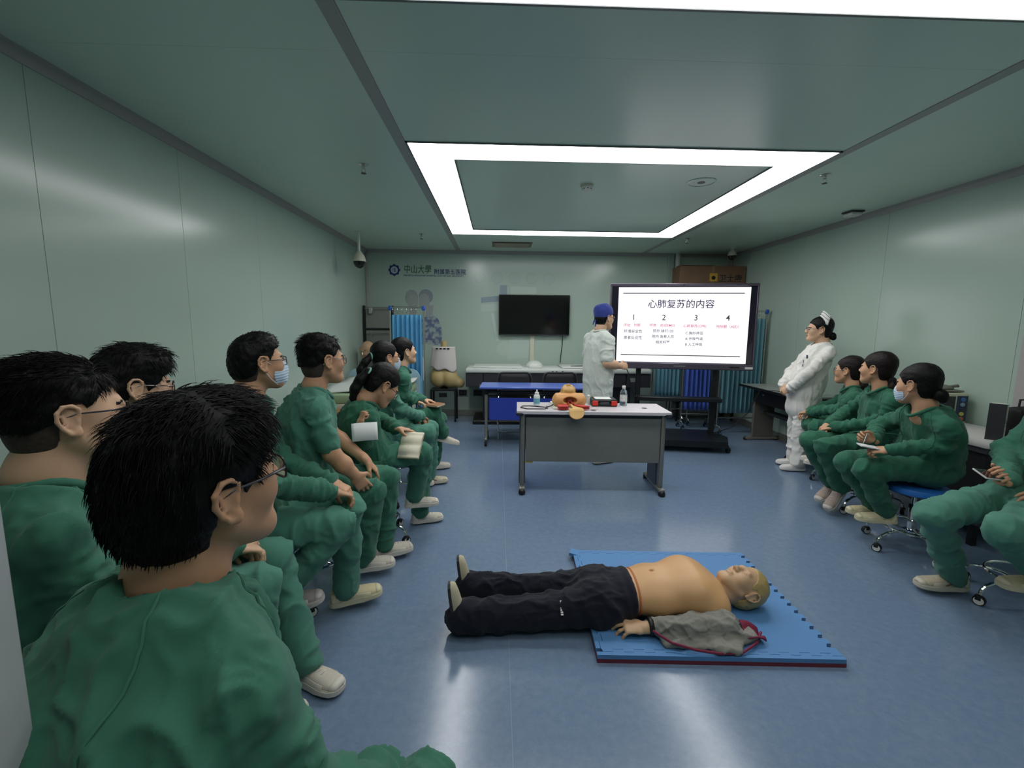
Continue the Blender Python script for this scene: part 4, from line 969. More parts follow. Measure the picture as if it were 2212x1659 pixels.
# ------------------------------------------------------------------ accessories on the head
def head_local(parent, Rh, hc, origin, s):
    return Matrix.Translation(Vector(np.array(hc)-np.array(origin))) @ Matrix(Rh.tolist()).to_4x4() @ Matrix.Scale(s, 4)
def add_glasses(parent, MM, rim=None, round_=False):
    m = rim or M_RIM; g = G()
    def rimpts(s): 
        p = 2.0 if round_ else 3.2; rx, rz = (.0235, .0215) if round_ else (.026, .0185)
        return [(s*.0325+rx*abs(math.cos(a))**(2/p)*(1 if math.cos(a) > 0 else -1), .1025-.25*abs(s*.0325+rx*math.cos(a)-0)**1.2*.9+.0, -.001+rz*abs(math.sin(a))**(2/p)*(1 if math.sin(a) > 0 else -1)) for a in [2*math.pi*k/24 for k in range(24)]]
    for s in (-1, 1):
        g.tube(rimpts(s), .0019, 6, closed=True)
        g.tube([(s*.058, .0925, .006), (s*.068, .086, .007), (s*.079, .045, .009), (s*.0835, .0, .012), (s*.084, -.02, .006), (s*.082, -.038, -.014)], [.0026, .0026, .0021, .0021, .0021, .0018], 6)
    g.tube([(-.008, .1015, .004), (0, .105, .007), (.008, .1015, .004)], .0018, 6)
    g._xf(list(g.bm.verts), MM); o = g.build('glasses', m, parent)
    for s in (-1, 1):
        P = rimpts(s); g = G(); c = g.bm.verts.new((s*.0325, .1005, -.001)); vs = [g.bm.verts.new(p) for p in P]
        for k in range(24): g.bm.faces.new((c, vs[k], vs[(k+1) % 24]))
        g._xf(list(g.bm.verts), MM); g.build('lens', M_LENS, o)
def add_mask(parent, MM, Rh, hc, origin, s):
    P = [el((0, .03, -.05), (.071, .075, .07)), el((0, .095, -.045), (.02, .024, .034), .03), el((0, .075, -.09), (.035, .03, .028), .02)]
    def cut(D, X, Y, Z):
        D = np.maximum(D, .03-Y+.25*np.abs(Z+.06)); D = np.maximum(D, Z+.002+.18*np.abs(X)); return np.maximum(D, -.122-Z)
    V, F = sdf(P, .0035, cut); V = V+normals(V, F)*(.0012*np.sin(V[:, 2]*520))[:, None]
    V = np.array([MM @ Vector(v) for v in V]); o = np_obj('face_mask', V, F, M_MASK, parent)
    g = G()
    for t in (-1, 1):
        for z0, z1 in ((-.018, .022), (-.1, -.028)): g.tube([(t*.06, .045, z0), (t*.075, .015, z0*.6+z1*.4), (t*.083, -.012, z1), (t*.084, -.026, -.005)], .0016, 5)
    g._xf(list(g.bm.verts), MM); g.build('ear_loops', M_STRAP, o)
def strands(name, seeds, nrm, flow, L, r, m, parent, rnd, droop=.0, seg=4, lens=None):
    """tapered strands of hair, one mesh"""
    n = len(seeds); V = []; F = []
    for i in range(n):
        p = seeds[i].copy(); d = nrm[i]*rnd.uniform(.12, .42)+flow[i]-nrm[i]*min(0, float(flow[i]@nrm[i]))*.9+np.array([rnd.gauss(0, .15) for _ in range(3)]); d /= np.linalg.norm(d)
        l = L*rnd.uniform(.5, 1.2)*(lens[i] if lens is not None else 1); base = len(V); u = np.cross(d, nrm[i]+.01); u /= max(1e-6, np.linalg.norm(u)); w = np.cross(d, u)
        for j in range(seg):
            q = p+d*l*(j/seg)+np.array((0, 0, -droop*l*(j/seg)**2))-nrm[i]*.25*l*(j/seg)**2; rr = r*(1-.75*j/seg)
            V += [q+u*rr, q-u*.5*rr+w*.87*rr, q-u*.5*rr-w*.87*rr]
            if j:
                a = base+3*(j-1); b = base+3*j
                for k in range(3): F.append((a+k, a+(k+1) % 3, b+(k+1) % 3, b+k))
        V.append(p+d*l+np.array((0, 0, -droop*l))-nrm[i]*.25*l); tip = len(V)-1; a = base+3*(seg-1)
        for k in range(3): F.append((a+k, a+(k+1) % 3, tip, tip))
    me = bpy.data.meshes.new(name); me.from_pydata([tuple(v) for v in V], [], [f if f[2] != f[3] else f[:3] for f in F]); me.materials.append(m)
    me.polygons.foreach_set('use_smooth', [True]*len(me.polygons)); o = bpy.data.objects.new(name, me); COL.objects.link(o); o.parent = parent; return o

# ------------------------------------------------------------------ people
def bez(p0, p1, p2, t): return (1-t)**2*p0+2*t*(1-t)*p1+t*t*p2
def person(label, base, yaw, head, hyaw, hpitch=0, hroll=0, pelvis=.6, legs=None, arms=None, sleeves='long', hair='short', hstyle='none', glasses=None, mask=False,
           shirt=M_SCRUB, pants=M_SCRUB, shoes=('white', 'white'), skin=M_SKIN, width=1.0, girth=1.0, slouch=.04, res=.009, hres=.0042, hs=1.0, strand=0, female=False, hairmat=None,
           hands=((25, 30, 25), (25, 30, 25)), palms=((0, 0, -1), (0, 0, -1)), hdirs=(None, None), foot=((0, 0), (0, 0)), seed=1, group=None, cap=None, hem=.0, stand=False, neck_r=.056, shyaw=None, fold=1.0):
    """all joint positions are given in world metres; base is the floor point under the pelvis"""
    org = np.array((base[0], base[1], 0.)); hm = hairmat or M_HAIR
    t = thing('person', label, 'person', tuple(org), 0, group)
    Rb = rotm(yaw); Rh = rotm(hyaw, hpitch, hroll); Rs = rotm(yaw if shyaw is None else shyaw)
    hc = np.array(head, float); pel = np.array((base[0], base[1], pelvis))
    nb = hc+Rh@np.array((0, -.035, -.12))*hs+np.array((0, 0, -.032))-Rb@np.array((0, .02, 0))      # base of the neck
    mid = (pel+nb)/2-Rb@np.array((0, slouch*2, 0))
    rt = Rb[:, 0]; rts = Rs[:, 0]; fwd = Rb[:, 1]
    sw = .172*width
    C = lambda u: bez(pel, mid, nb, u)
    st = [(0, .168, .125), (.22, .162, .124), (.45, .163, .12), (.68, .166, .115), (.86, .150, .092)]
    if female: st = [(0, .168, .122), (.22, .155, .115), (.45, .146, .106), (.68, .146, .104), (.86, .130, .082)]
    tor = []
    for (u0, a0, b0), (u1, a1, b1) in zip(st, st[1:]):
        xd = rt*(1-u0)+rts*u0
        tor.append((C(u0), C(u1), (a0*width*girth, b0*girth), (a1*width*girth, b1*girth), xd))
    sh = {s: nb+rts*s*sw+np.array((0, 0, -.078))-fwd*.012 for s in (-1, 1)}
    hips = {s: pel+rt*s*.088*girth+np.array((0, 0, -.01)) for s in (-1, 1)}
    legs = legs; arms = arms
    rnd = random.Random(seed)
    # ---- skin: head, neck, chest in a fine grid, hands and bare arms in their own
    headp = tr_prims(HEAD, Rh, hc, hs)
    neck = [rc(hc+Rh@np.array((0, -.03, -.05))*hs, nb+np.array((0, 0, .03)), neck_r*.94, neck_r, .02), rc(nb+np.array((0, 0, .03)), nb-np.array((0, 0, .05)), neck_r, neck_r*1.12, .03), rc(nb+rts*-.045-np.array((0, 0, .06)), nb+rts*.045-np.array((0, 0, .06)), .042, .042, .04)]
    V, F = sdf(headp[:8]+neck+headp[8:], hres)
    Vl = (V-hc)@Rh/hs; Fc = Vl[F].mean(1); mi = np.zeros(len(F), int)
    for sx in (-1, 1):
        mi[(np.abs(Fc[:, 0]-sx*.031) < .011) & (np.abs(Fc[:, 2]-.0025) < .0042) & (Fc[:, 1] > .075)] = 1
        mi[(np.abs(Fc[:, 0]-sx*.032) < .018) & (np.abs(Fc[:, 2]-.0215+.1*np.abs(np.abs(Fc[:, 0])-.03)) < .0035) & (Fc[:, 1] > .07)] = 1
    mi[(np.abs(Fc[:, 0]) < .021) & (np.abs(Fc[:, 2]+.063) < .011) & (Fc[:, 1] > .091)] = 2
    parts = [(V, F, mi)]
    body = [ec(a, b, (r0[0]-.03, r0[1]-.03), (r1[0]-.03, r1[1]-.03), xd, .03) for a, b, r0, r1, xd in tor]
    hands_p = {}
    for k, s in ((0, -1), (1, 1)):
        if arms[k] is None: continue
        e, w = (np.array(q, float) for q in arms[k]); d = _nrm(w-e)
        fd = d if hdirs[k] is None else _nrm(hdirs[k])
        hp = tr_prims(hand_prims(hands[k], side=s), hand_frame(fd, palms[k]), w, .95 if not female else .86)
        hp.append(rc(w-d*.04, w, .026 if not female else .022, .025 if not female else .021, .012))
        if sleeves == 'short': hp += [rc(e, e+d*.09, .044, .045, .02), rc(e+d*.09, w-d*.03, .045, .027, .02), rc(sh[s], e, .05, .043, .02)]
        Vh, Fh = sdf(hp, .0036 if sleeves == 'long' else .0045); parts.append((Vh, Fh, np.zeros(len(Fh), int)))
        body.append(rc(sh[s], e, .04, .032, .03)); body.append(rc(e, w-d*.02, .032, .018, .02))
    for k, s in ((0, -1), (1, 1)):
        if legs[k] is None: continue
        kn, an = (np.array(q, float) for q in legs[k]); body.append(rc(hips[s], kn, .06, .042, .03)); body.append(rc(kn, an, .042, .032, .02))
    Vb, Fb = sdf(body, .014); parts.append((Vb, Fb, np.zeros(len(Fb), int)))
    off = 0; VV = []; FF = []; MI = []
    for v, f, m_ in parts: VV.append(v); FF.append(f+off); MI.append(m_); off += len(v)
    np_obj('body', np.concatenate(VV), np.concatenate(FF), [skin, M_EYE, M_LIP], t, np.concatenate(MI), org)
    # ---- trousers
    P = [ec(pel-rt*.01+np.array((0, 0, -.02)), C(.2), (.172*girth*width, .13*girth), (.165*girth*width, .125*girth), rt, .04)]
    for k, s in ((0, -1), (1, 1)):
        if legs[k] is None: continue
        kn, an = (np.array(q, float) for q in legs[k]); fo = rnd.uniform(0, 6); hp_ = hips[s]; thick = (.098 if not female else .09)*girth
        if not stand: P.append(el(hp_-fwd*.05+np.array((0, 0, -.005)), (.1*girth, .1*girth, .09), .05, Rb.astype(np.float32)))
        P.append(rc(hp_+fwd*.01, kn, thick, .073, .045, (.003*fold, 11, 3.1, fo, .75, .45) if not stand else (.004, 6, 2, fo, .5, .4)))
        dn = _nrm(an-kn); P.append(rc(kn, an-dn*.005, .07, .066 if not stand else .072, .03, (.003*fold, 9, 3.0, fo+2, .25 if not stand else .8, .4)))
    V, F = sdf(P, res); V = crease(V, F, .0145*fold, 8, seed*7+1, limbs=[(hips[s_], legs[k_][0], .1, 11) for k_, s_ in ((0, -1), (1, 1)) if legs[k_] is not None]+[(legs[k_][0], legs[k_][1], .085, 9) for k_ in (0, 1) if legs[k_] is not None])
    np_obj('trousers', V, F, pants, t, None, org)
    # ---- top
    P = [ec(a, b, (r0[0]+.012, r0[1]+.014), (r1[0]+.012, r1[1]+.014), xd, .05, (.002*fold, 6, 3.0, seed, .5, .8) if i < 2 else None) for i, (a, b, r0, r1, xd) in enumerate(tor)]
    P += [rc(sh[-1], sh[1], .05, .05, .03), rc(nb-np.array((0, 0, .02)), sh[1]+np.array((0, 0, .004)), .06, .048, .025), rc(nb-np.array((0, 0, .02)), sh[-1]+np.array((0, 0, .004)), .06, .048, .025)]
    if female: P += [el(C(.62)+fwd*.075+rt*s*.06, (.055, .042, .055), .05, Rb.astype(np.float32)) for s in (-1, 1)]
    P.append(ec(pel+np.array((0, 0, .02-hem)), C(.25), (.182*girth*width, .142*girth), (.17*girth*width, .135*girth), rt, .04, (.003*fold, 5, 3.2, seed+1, .2, .6)))
    for k, s in ((0, -1), (1, 1)):
        if arms[k] is None: continue
        e, w = (np.array(q, float) for q in arms[k]); d = _nrm(w-e); fo = rnd.uniform(0, 6); du = _nrm(e-sh[s])
        if sleeves == 'long':
            P.append(rc(sh[s], e, .058 if not female else .052, .056 if not female else .05, .028, (.002*fold, 13, 3.0, fo, .8, .5)))
            P.append(rc(e, w-d*.03, .056 if not female else .05, .042, .025, (.003*fold, 15, 2.8, fo+1, .3, .6)))
            P.append(rc(w-d*.05, w-d*.012, .037, .036, .008))
        else:
            P.append(rc(sh[s], sh[s]+(e-sh[s])*.76, .056, .066, .028, (.005*fold, 7, 1.4, fo, .6, .5)))
    hl = hc+Rh@np.array((0, -.03, -.05))*hs
    P.append(sub(rc(hl, nb+np.array((0, 0, .005)), neck_r*1.12, neck_r*1.22, .01)))
    P.append(sub(el(nb+fwd*.07+np.array((0, 0, .015)), (.034, .036, .046) if female else (.045, .045, .055), .015, Rb.astype(np.float32))))
    V, F = sdf(P, res); V = crease(V, F, .017*fold, 7.5, seed*13+3, limbs=[(sh[s_]+(np.array(arms[k_][0])-sh[s_])*.25, arms[k_][0], .07, 15) for k_, s_ in ((0, -1), (1, 1)) if arms[k_] is not None]+[(arms[k_][0], arms[k_][1], .06, 22) for k_ in (0, 1) if arms[k_] is not None])
    np_obj('shirt' if shirt not in (M_COAT, M_WHITEC) else 'jacket', V, F, shirt, t, None, org)
    # ---- raglan seams stitched from neck to armpit, laid on the cloth
    from mathutils.bvhtree import BVHTree
    bv = BVHTree.FromPolygons([tuple(v) for v in V], F.tolist())
    for s in (-1, 1):
        if stand or arms[0 if s < 0 else 1] is None: continue
        for fb in (-1, 1):
            p0 = nb+rts*s*.07+fwd*.03*fb+np.array((0, 0, .03)); p1 = sh[s]+rts*s*-.01+fwd*.07*fb+np.array((0, 0, .02)); p2 = sh[s]+rts*s*-.035+fwd*.08*fb+np.array((0, 0, -.14))
            pts = []
            for q in range(25):
                u = q/24; dr = Vector(_nrm(fwd*fb*(.35+.65*u)+np.array((0, 0, 1-.9*u))).astype(float)); hit = bv.ray_cast(Vector(bez(p0, p1, p2, u))+dr*.4, -dr, .45)
                if hit[0] is not None: pts.append(hit[0]+hit[1]*(.0012+.0012*math.sin(q*2.6))-Vector(org))
            if len(pts) > 3: G().tube(pts, .0026, 5).build('seam', shirt, t)
    # ---- neckline band
    ring = []
    for q in range(28):
        a = 2*math.pi*q/28; dv = rts*math.cos(a)+fwd*math.sin(a)
        z = .010-.05*max(0, math.sin(a))**2*1.1+.012*abs(math.cos(a))
        ring.append(Vector(nb+dv*(neck_r*(1.3+.32*max(0, math.sin(a))))+np.array((0, 0, z))-org))
    G().tube(ring, .0105, 8, closed=True).build('collar', shirt, t, 60)
    # ---- shoes
    for k, s in ((0, -1), (1, 1)):
        if legs[k] is None or shoes[k] is None: continue
        kn, an = (np.array(q, float) for q in legs[k]); fy, fp = foot[k]
        shoe(t, (an[0], an[1], an[2]-.085), fy, shoes[k], org, fp, .98 if not female else .9)
    # ---- hair
    MM = head_local(t, Rh, hc, org, hs)
    toW = lambda Vq: (Vq*hs)@Rh.T+hc-org
    if hair:
        def cut(D, X, Y, Z): return np.maximum(D, (np.interp(np.broadcast_to(Y, D.shape).ravel(), *HL[hair if hair in HL else 'female']).reshape(D.shape)-np.broadcast_to(Z, D.shape))*.8)
        V, F = sdf(hair_prims(hair), .004, cut)
        N = normals(V, F); clump = _vn(V*np.array((60, 28, 45)), seed)+.6*_vn(V*np.array((130, 60, 90)), seed+5)
        ampl = .0035 if hair in ('short', 'full', 'crop') else .0018
        V2 = V+N*(ampl*clump)[:, None]
        ho = np_obj('hair', toW(V2), F, hm, t)
        if hair in ('short', 'crop'):
            def cut2(D, X, Y, Z): return np.maximum(D, (np.interp(np.broadcast_to(Y, D.shape).ravel(), *HL['fade']).reshape(D.shape)-np.broadcast_to(Z, D.shape))*.8)
            Vf, Ff = sdf([el((0, -.014, .030), (.0785, .0965, .0875)), el((0, -.045, -.03), (.064, .062, .07), .03)], .004, cut2); np_obj('shaved_sides', toW(Vf), Ff, M_STUB, ho)
        if strand:
            ids = [i for i in range(len(V)) if N[i] @ np.array((0, .0, 1)) > -.55 and V[i, 2] > -.085 and not (abs(V[i, 1]+.008) < .04 and V[i, 2] < .055 and abs(V[i, 0]) > .05)]
            pick = [ids[rnd.randrange(len(ids))] for _ in range(strand)]
            fl_ = {'short': lambda v: np.array((v[0]*2, -.9+1.3*(v[1] > .045), .1 if v[2] > .09 else -.9)), 'full': lambda v: np.array((v[0]*4+.25, (.9 if v[1] > 0 else -.7), .0 if v[2] > .105 else -1.1)), 'crop': lambda v: np.array((v[0]*2, .5, .2 if v[2] > .07 else -.8))}[hair]
            flow = np.array([fl_(V[i]) for i in pick])
            so = strands('hair_strands', toW(V2[pick]), N[pick]@Rh.T, flow@Rh.T, .034*hs if hair != 'crop' else .014, .0011, hm, ho, rnd, .25, lens=np.interp(V[pick][:, 2], [-.06, .02, .08, .12], [.35, .5, .9, 1.15])); so['kind'] = 'stuff'
        tail = None
        if hstyle == 'ponytail':
            pts = [(0, -.1, .03), (.0, -.135, .02), (.0, -.165, -.03), (0, -.18, -.09), (0, -.185, -.15), (0, -.2, -.2)]; rr = [.022, .026, .032, .03, .022, .006]
        elif hstyle == 'lowtail':
            pts = [(0, -.09, -.05), (0, -.115, -.07), (.0, -.125, -.12), (0, -.12, -.17), (0, -.11, -.22)]; rr = [.024, .026, .034, .03, .008]
        elif hstyle == 'bun': pts, rr = [(0, -.095, -.045), (0, -.125, -.055), (0, -.14, -.075)], [.026, .036, .026]
        elif hstyle == 'looptail': pts, rr = [(0, -.085, -.06), (0, -.11, -.075), (.0, -.115, -.11), (0, -.1, -.15), (0, -.09, -.175)], [.022, .026, .036, .032, .012]
        else: pts = None
        if pts:
            if hstyle in ('ponytail', 'lowtail', 'looptail'):
                bk = -Rh[:, 1].copy(); bk[2] = 0; bk = _nrm(bk).astype(float); w0 = Rh@(np.array(pts[1])*hs)
                loc = [np.array(pts[0]), np.array(pts[1])]
                for q in range(2, len(pts)): loc.append(Rh.T@(w0+bk*((.1 if hstyle == 'ponytail' else .03)*math.sin(min(1, (q-1)/3)*1.6))+np.array((0, 0, -.052*(q-1)**1.05)))/hs)
                pts = loc
            V, F = sdf([rc(pts[i], pts[i+1], rr[i], rr[i+1], .012) for i in range(len(pts)-1)], .0045)
            V = V+normals(V, F)*(.004*_vn(V*np.array((110, 60, 22)), seed))[:, None]
            np_obj('ponytail' if 'tail' in hstyle else 'bun', toW(V), F, hm, t)
            c = pts[1]; g = G().tube([(.027*math.cos(a), c[1]+.008*math.sin(a)*0, c[2]+.027*math.sin(a)) for a in [2*math.pi*k/20 for k in range(20)]], .007, 8, closed=True)
            g._xf(list(g.bm.verts), MM); g.build('hair_tie', {'ponytail': mat('tie_mint', (130, 190, 170), .8), 'lowtail': mat('tie_tan', (150, 110, 86), .8)}.get(hstyle, M_RUB), t)
    if cap == 'surgical':
        def cutc(D, X, Y, Z): return np.maximum(D, (np.interp(np.broadcast_to(Y, D.shape).ravel(), [-.14, -.06, -.0, .06, .12], [-.045, -.03, .028, .05, .06]).reshape(D.shape)-np.broadcast_to(Z, D.shape))*.8)
        V, F = sdf([el((0, -.016, .05), (.094, .112, .096)), el((0, -.03, .1), (.075, .09, .055), .04)], .0045, cutc)
        V = V+normals(V, F)*(.004*_vn(V*26, 3))[:, None]; np_obj('surgical_cap', toW(V), F, M_CAPB, t)
        g = G().tube([(.02*0, -.125, -.02), (.01, -.135, -.03), (.02, -.14, -.06), (.015, -.135, -.09)], .006, 6).tube([(0, -.125, -.02), (-.012, -.137, -.035), (-.02, -.14, -.07)], .006, 6)
        g._xf(list(g.bm.verts), MM); g.build('cap_ties', M_CAPB, t)
    if cap == 'nurse':
        def f(u, v):
            a = math.radians(-88+176*u); r = .092+.014*v; back = -.04-.03*v
            return Vector((r*math.sin(a), back-.02+.075*math.cos(a)*(1-.35*v)+(.02*v), .082+.085*v+.03*math.cos(a)-.035*abs(math.sin(a))**2*(1-.2*v)))
        g = G().grid(f, 24, 5); g._xf(list(g.bm.verts), MM); g.build('nurse_cap', M_WHITEC, t, 60, solid=.003)
        def f2(u, v):
            p = f(u, 1); return Vector((p.x*(1-v), p.y+(-.095-p.y)*v*1.0, p.z+(.075-p.z)*v))
        g = G().grid(f2, 24, 4); g._xf(list(g.bm.verts), MM); g.build('cap_crown', M_WHITEC, t, 60, solid=.003)
        for q in (.55, .85):
            g = G().tube([f(u/20, q)+Vector((0, .002, 0)) for u in range(21)], .0028, 5); g._xf(list(g.bm.verts), MM); g.build('cap_stripe', mat('stripe_slate', (96, 104, 120), .7), t)
    if glasses: add_glasses(t, MM, M_RIMM if glasses == 'metal' else M_RIM, glasses == 'metal')
    if mask: add_mask(t, MM, Rh, hc, org, hs)
    return t, dict(nb=nb, sh=sh, MM=MM, org=org, fwd=fwd, rt=rt, C=C)
HL = {'short': ([-.13, -.075, -.035, -.022, .012, .02, .034, .05, .066, .08, .1], [-.02, -.02, -.005, .03, .034, .02, .03, .05, .058, .066, .072]),
      'fade': ([-.13, -.075, -.035, -.022, .012, .02, .034, .05, .066, .08, .1], [-.09, -.092, -.08, .026, .03, -.012, .008, .045, .06, .09, .1]),
      'full': ([-.13, -.075, -.035, -.022, .012, .02, .034, .05, .066, .08, .12], [-.105, -.108, -.085, .018, .02, -.018, -.012, .02, .038, .046, .052]),
      'crop': ([-.13, -.075, -.035, -.022, .012, .02, .034, .05, .066, .08, .1], [-.06, -.06, -.045, .03, .034, .005, .022, .052, .062, .07, .078]),
      'female': ([-.13, -.075, -.052, -.042, .012, .02, .034, .05, .066, .08, .1], [-.075, -.08, -.07, .018, .026, .0, .02, .045, .058, .067, .075])}
# ================================================================== THE PEOPLE
def near(base, yaw, x, y, z):
    """body-frame point (right, forward, height) -> world"""
    a = math.radians(yaw); return (base[0]+x*math.cos(a)+y*math.sin(a), base[1]-x*math.sin(a)+y*math.cos(a), z)
FIST = (75, 85, 50); HOLD = (45, 55, 35); REST = (18, 22, 18); FLAT = (8, 12, 10)
# --- left row, from the entrance towards the back wall
b = (-.44, .60); yw = 32
person('man in green scrubs with tousled black hair seen from behind, near the entrance post', b, yw, (-.462, .688, 1.248), 30, 6, 3, pelvis=.632,
       legs=(((-.58, 1.02, .53), (-.57, 1.02, .1)), ((-.16, .87, .45), (-.1, .87, .1))),
       arms=((near(b, yw, -.24, .06, .80), (-.5, .84, .62)), ((-.25, .56, .80), (-.225, .78, .60))),
       hair='full', glasses='black', shirt=M_SCRUB, width=1.03, girth=1.12, slouch=.05, res=.007, fold=1.25, hres=.0034, hs=1.04, strand=3800, seed=2, foot=((40, 0), (60, 0)), neck_r=.062)
stool(b[0], b[1], 'blue wheeled stool under the man with tousled hair', .2)
b = (-1.04, .96); yw = 40
person('man in green scrubs with faded haircut and black glasses beside the left wall', b, yw, (-.982, 1.033, 1.288), 38, 2, 0, pelvis=.62,
       legs=(((-.82, 1.29, .56), (-.82, 1.27, .1)), ((-.70, 1.17, .56), (-.70, 1.13, .1))),
       arms=((near(b, yw, -.215, .06, .80), near(b, yw, -.08, .34, .69)), (near(b, yw, .22, .10, .80), near(b, yw, .08, .36, .69))),
       hair='short', glasses='black', hres=.0036, strand=2600, seed=4, foot=((40, 0), (40, 0)), skin=M_SKIN2, neck_r=.06, res=.009)
stool(b[0], b[1], 'blue wheeled stool under the man with the faded haircut', .7)
b = (-1.29, 1.44); yw = 66
person('man in green scrubs with long fringe and thin glasses, one foot forward on the floor', b, yw, (-1.21, 1.505, 1.286), 40, -4, 0, pelvis=.62,
       legs=(((-.91, 1.72, .57), (-.80, 1.72, .1)), (near(b, yw, .10, .42, .56), near(b, yw, .11, .38, .1))),
       arms=((near(b, yw, -.22, .08, .82), near(b, yw, -.06, .34, .70)), (near(b, yw, .21, .10, .82), near(b, yw, .06, .36, .70))),
       hair='full', glasses='metal', strand=1500, seed=6, foot=((112, 0), (70, 0)), pants=M_SCRUB2, shoes=('white', 'white'), skin=M_SKIN2, girth=1.02)
stool(b[0], b[1], 'blue wheeled stool under the man with long fringe', 1.1)
b = (-1.13, 1.97); yw = 68
person('man in green scrubs with cropped hair, glasses and pale blue face mask', b, yw, (-1.045, 1.97, 1.330), 42, 4, 0, pelvis=.612,
       legs=(((-.76, 2.19, .57), (-.80, 2.22, .12)), ((-.74, 2.0, .57), (-.99, 1.93, .265))),
       arms=((near(b, yw, -.175, .11, .84), near(b, yw, -.06, .36, .715)), (near(b, yw, .22, .10, .84), near(b, yw, .08, .36, .715))),
       hair='crop', glasses='black', mask=True, strand=900, seed=8, foot=((70, 5), (75, 10)), shoes=('cream', 'grey'), pants=M_SCRUB2)
stool(b[0], b[1], 'blue wheeled stool under the man in glasses and mask', .5)
b = (-1.05, 2.475); yw = 64
person('heavy-set man in short-sleeved green scrubs resting his arm on his knee', b, yw, (-.96, 2.47, 1.30), 44, 2, 0, pelvis=.612,
       legs=(((-.68, 2.69, .55), (-.72, 2.70, .12)), ((-.72, 2.47, .55), (-.80, 2.52, .13))),
       arms=((near(b, yw, -.22, .12, .84), (-.78, 2.60, .69)), ((-.86, 2.27, .83), (-.765, 2.335, .69))), sleeves='short',
       hdirs=((.5, .2, -.6), (.4, .3, -.8)), palms=((-.3, 0, -.9), (-.3, .8, -.3)), hands=(REST, REST),
       hair='short', glasses='metal', strand=1100, seed=10, foot=((60, 0), (70, 0)), width=1.06, girth=1.06, shirt=M_SCRUB2, shoes=('white', 'white'), hs=1.08)
stool(b[0], b[1], 'blue wheeled stool under the short-sleeved man', .51)
b = (-.87, 2.99); yw = 60
person('woman in green scrubs with long ponytail bending over her notebook', b, yw, (-.775, 3.0, 1.085), 56, -38, 0, pelvis=.62, female=True,
       legs=(((-.55, 3.19, .55), (-.58, 3.24, .1)), ((-.53, 3.05, .61), (-.60, 3.13, .27))),
       arms=((near(b, yw, -.20, .14, .80), (-.69, 3.04, .785)), ((-.84, 2.75, .76), (-.85, 2.72, .89))), hdirs=((.7, .1, -.1), (.2, .25, .9)), palms=((0, 0, -1), (.6, .5, 0)), hands=(FLAT, FIST),
       hair='female', hstyle='ponytail', glasses='black', seed=12, foot=((70, 0), (75, 0)), shoes=('white', 'white'), slouch=.06, hs=1.05, shirt=M_SCRUB3, pants=M_SCRUB)
stool(b[0], b[1], 'blue wheeled stool under the woman bending over her notebook', .68)
b = (-1.0, 3.70); yw = 60
person('woman in green scrubs with glasses, white mask and ponytail', b, yw, (-.93, 3.74, 1.225), 52, 2, 0, pelvis=.61, female=True,
       legs=(((-.61, 3.98, .57), (-.64, 4.08, .1)), ((-.61, 3.80, .57), (-.76, 4.0, .1))),
       arms=((near(b, yw, -.24, .10, .82), near(b, yw, -.02, .34, .70)), (near(b, yw, .23, .12, .82), near(b, yw, .04, .36, .70))),
       hair='female', hstyle='ponytail', glasses='black', mask=True, seed=14, foot=((75, 0), (75, 0)), shirt=M_SCRUB2, pants=M_SCRUB2, shoes=('sport', 'white'))
stool(b[0], b[1], 'blue wheeled stool under the masked woman with ponytail', 1.4)
b = (-.98, 4.22); yw = 66
person('woman in green scrubs with tied-back hair, legs crossed, holding a small book', b, yw, (-.88, 4.24, 1.245), 55, 6, 0, pelvis=.62, female=True,
       legs=(((-.6, 4.48, .55), (-.66, 4.52, .1)), ((-.63, 4.35, .63), (-.56, 4.46, .40))),
       arms=((near(b, yw, -.24, .10, .82), (-.73, 4.37, .765)), ((-.86, 4.1, .85), (-.79, 4.24, .77))), hdirs=((.8, .1, -.1), (.75, .35, -.25)), hands=(REST, REST),
       hair='female', seed=16, foot=((70, 0), (75, -15)), shirt=M_SCRUB, pants=M_SCRUB3, shoes=('white', 'white'), skin=M_SKIN2)
stool(b[0], b[1], 'blue wheeled stool under the woman holding a small book', .75)
# --- right row
b = (3.36, 4.05); yw = -52
person('woman in green scrubs with round glasses and reddish low ponytail', b, yw, (3.229, 3.983, 1.118), -32, 0, 0, pelvis=.612, female=True,
       legs=(((3.08, 4.10, .56), (3.19, 4.10, .262)), ((3.12, 4.24, .56), (3.225, 4.20, .262))),
       arms=((near(b, yw, -.24, .08, .78), near(b, yw, -.04, .34, .68)), (near(b, yw, .24, .10, .78), near(b, yw, .04, .34, .68))),
       hair='female', hstyle='lowtail', glasses='metal', seed=18, foot=((-60, 0), (-50, 0)), hairmat=M_HAIRB, shirt=M_SCRUB3, pants=M_SCRUB3)
stool(b[0], b[1], 'blue wheeled stool under the woman with low ponytail', 1.0)
b = (3.08, 3.46); yw = -72
person('woman in green scrubs with brown-black hair tied low, one heel raised', b, yw, (2.979, 3.395, 1.19), -26, 2, 0, pelvis=.62, female=True,
       legs=(((2.60, 3.36, .57), (2.81, 3.42, .22)), ((2.60, 3.53, .57), (2.86, 3.58, .2))),
       arms=((near(b, yw, -.25, .06, .80), near(b, yw, -.06, .32, .69)), (near(b, yw, .24, .10, .80), near(b, yw, .02, .32, .70))),
       hair='female', hstyle='looptail', seed=20, foot=((-112, -38), (-112, -25)), hairmat=M_HAIRB, shirt=M_SCRUB3, pants=M_SCRUB3, shoes=('pink', 'pink'))
stool(b[0], b[1], 'blue wheeled stool under the woman with one heel raised', .62)
b = (2.87, 2.82); yw = -80
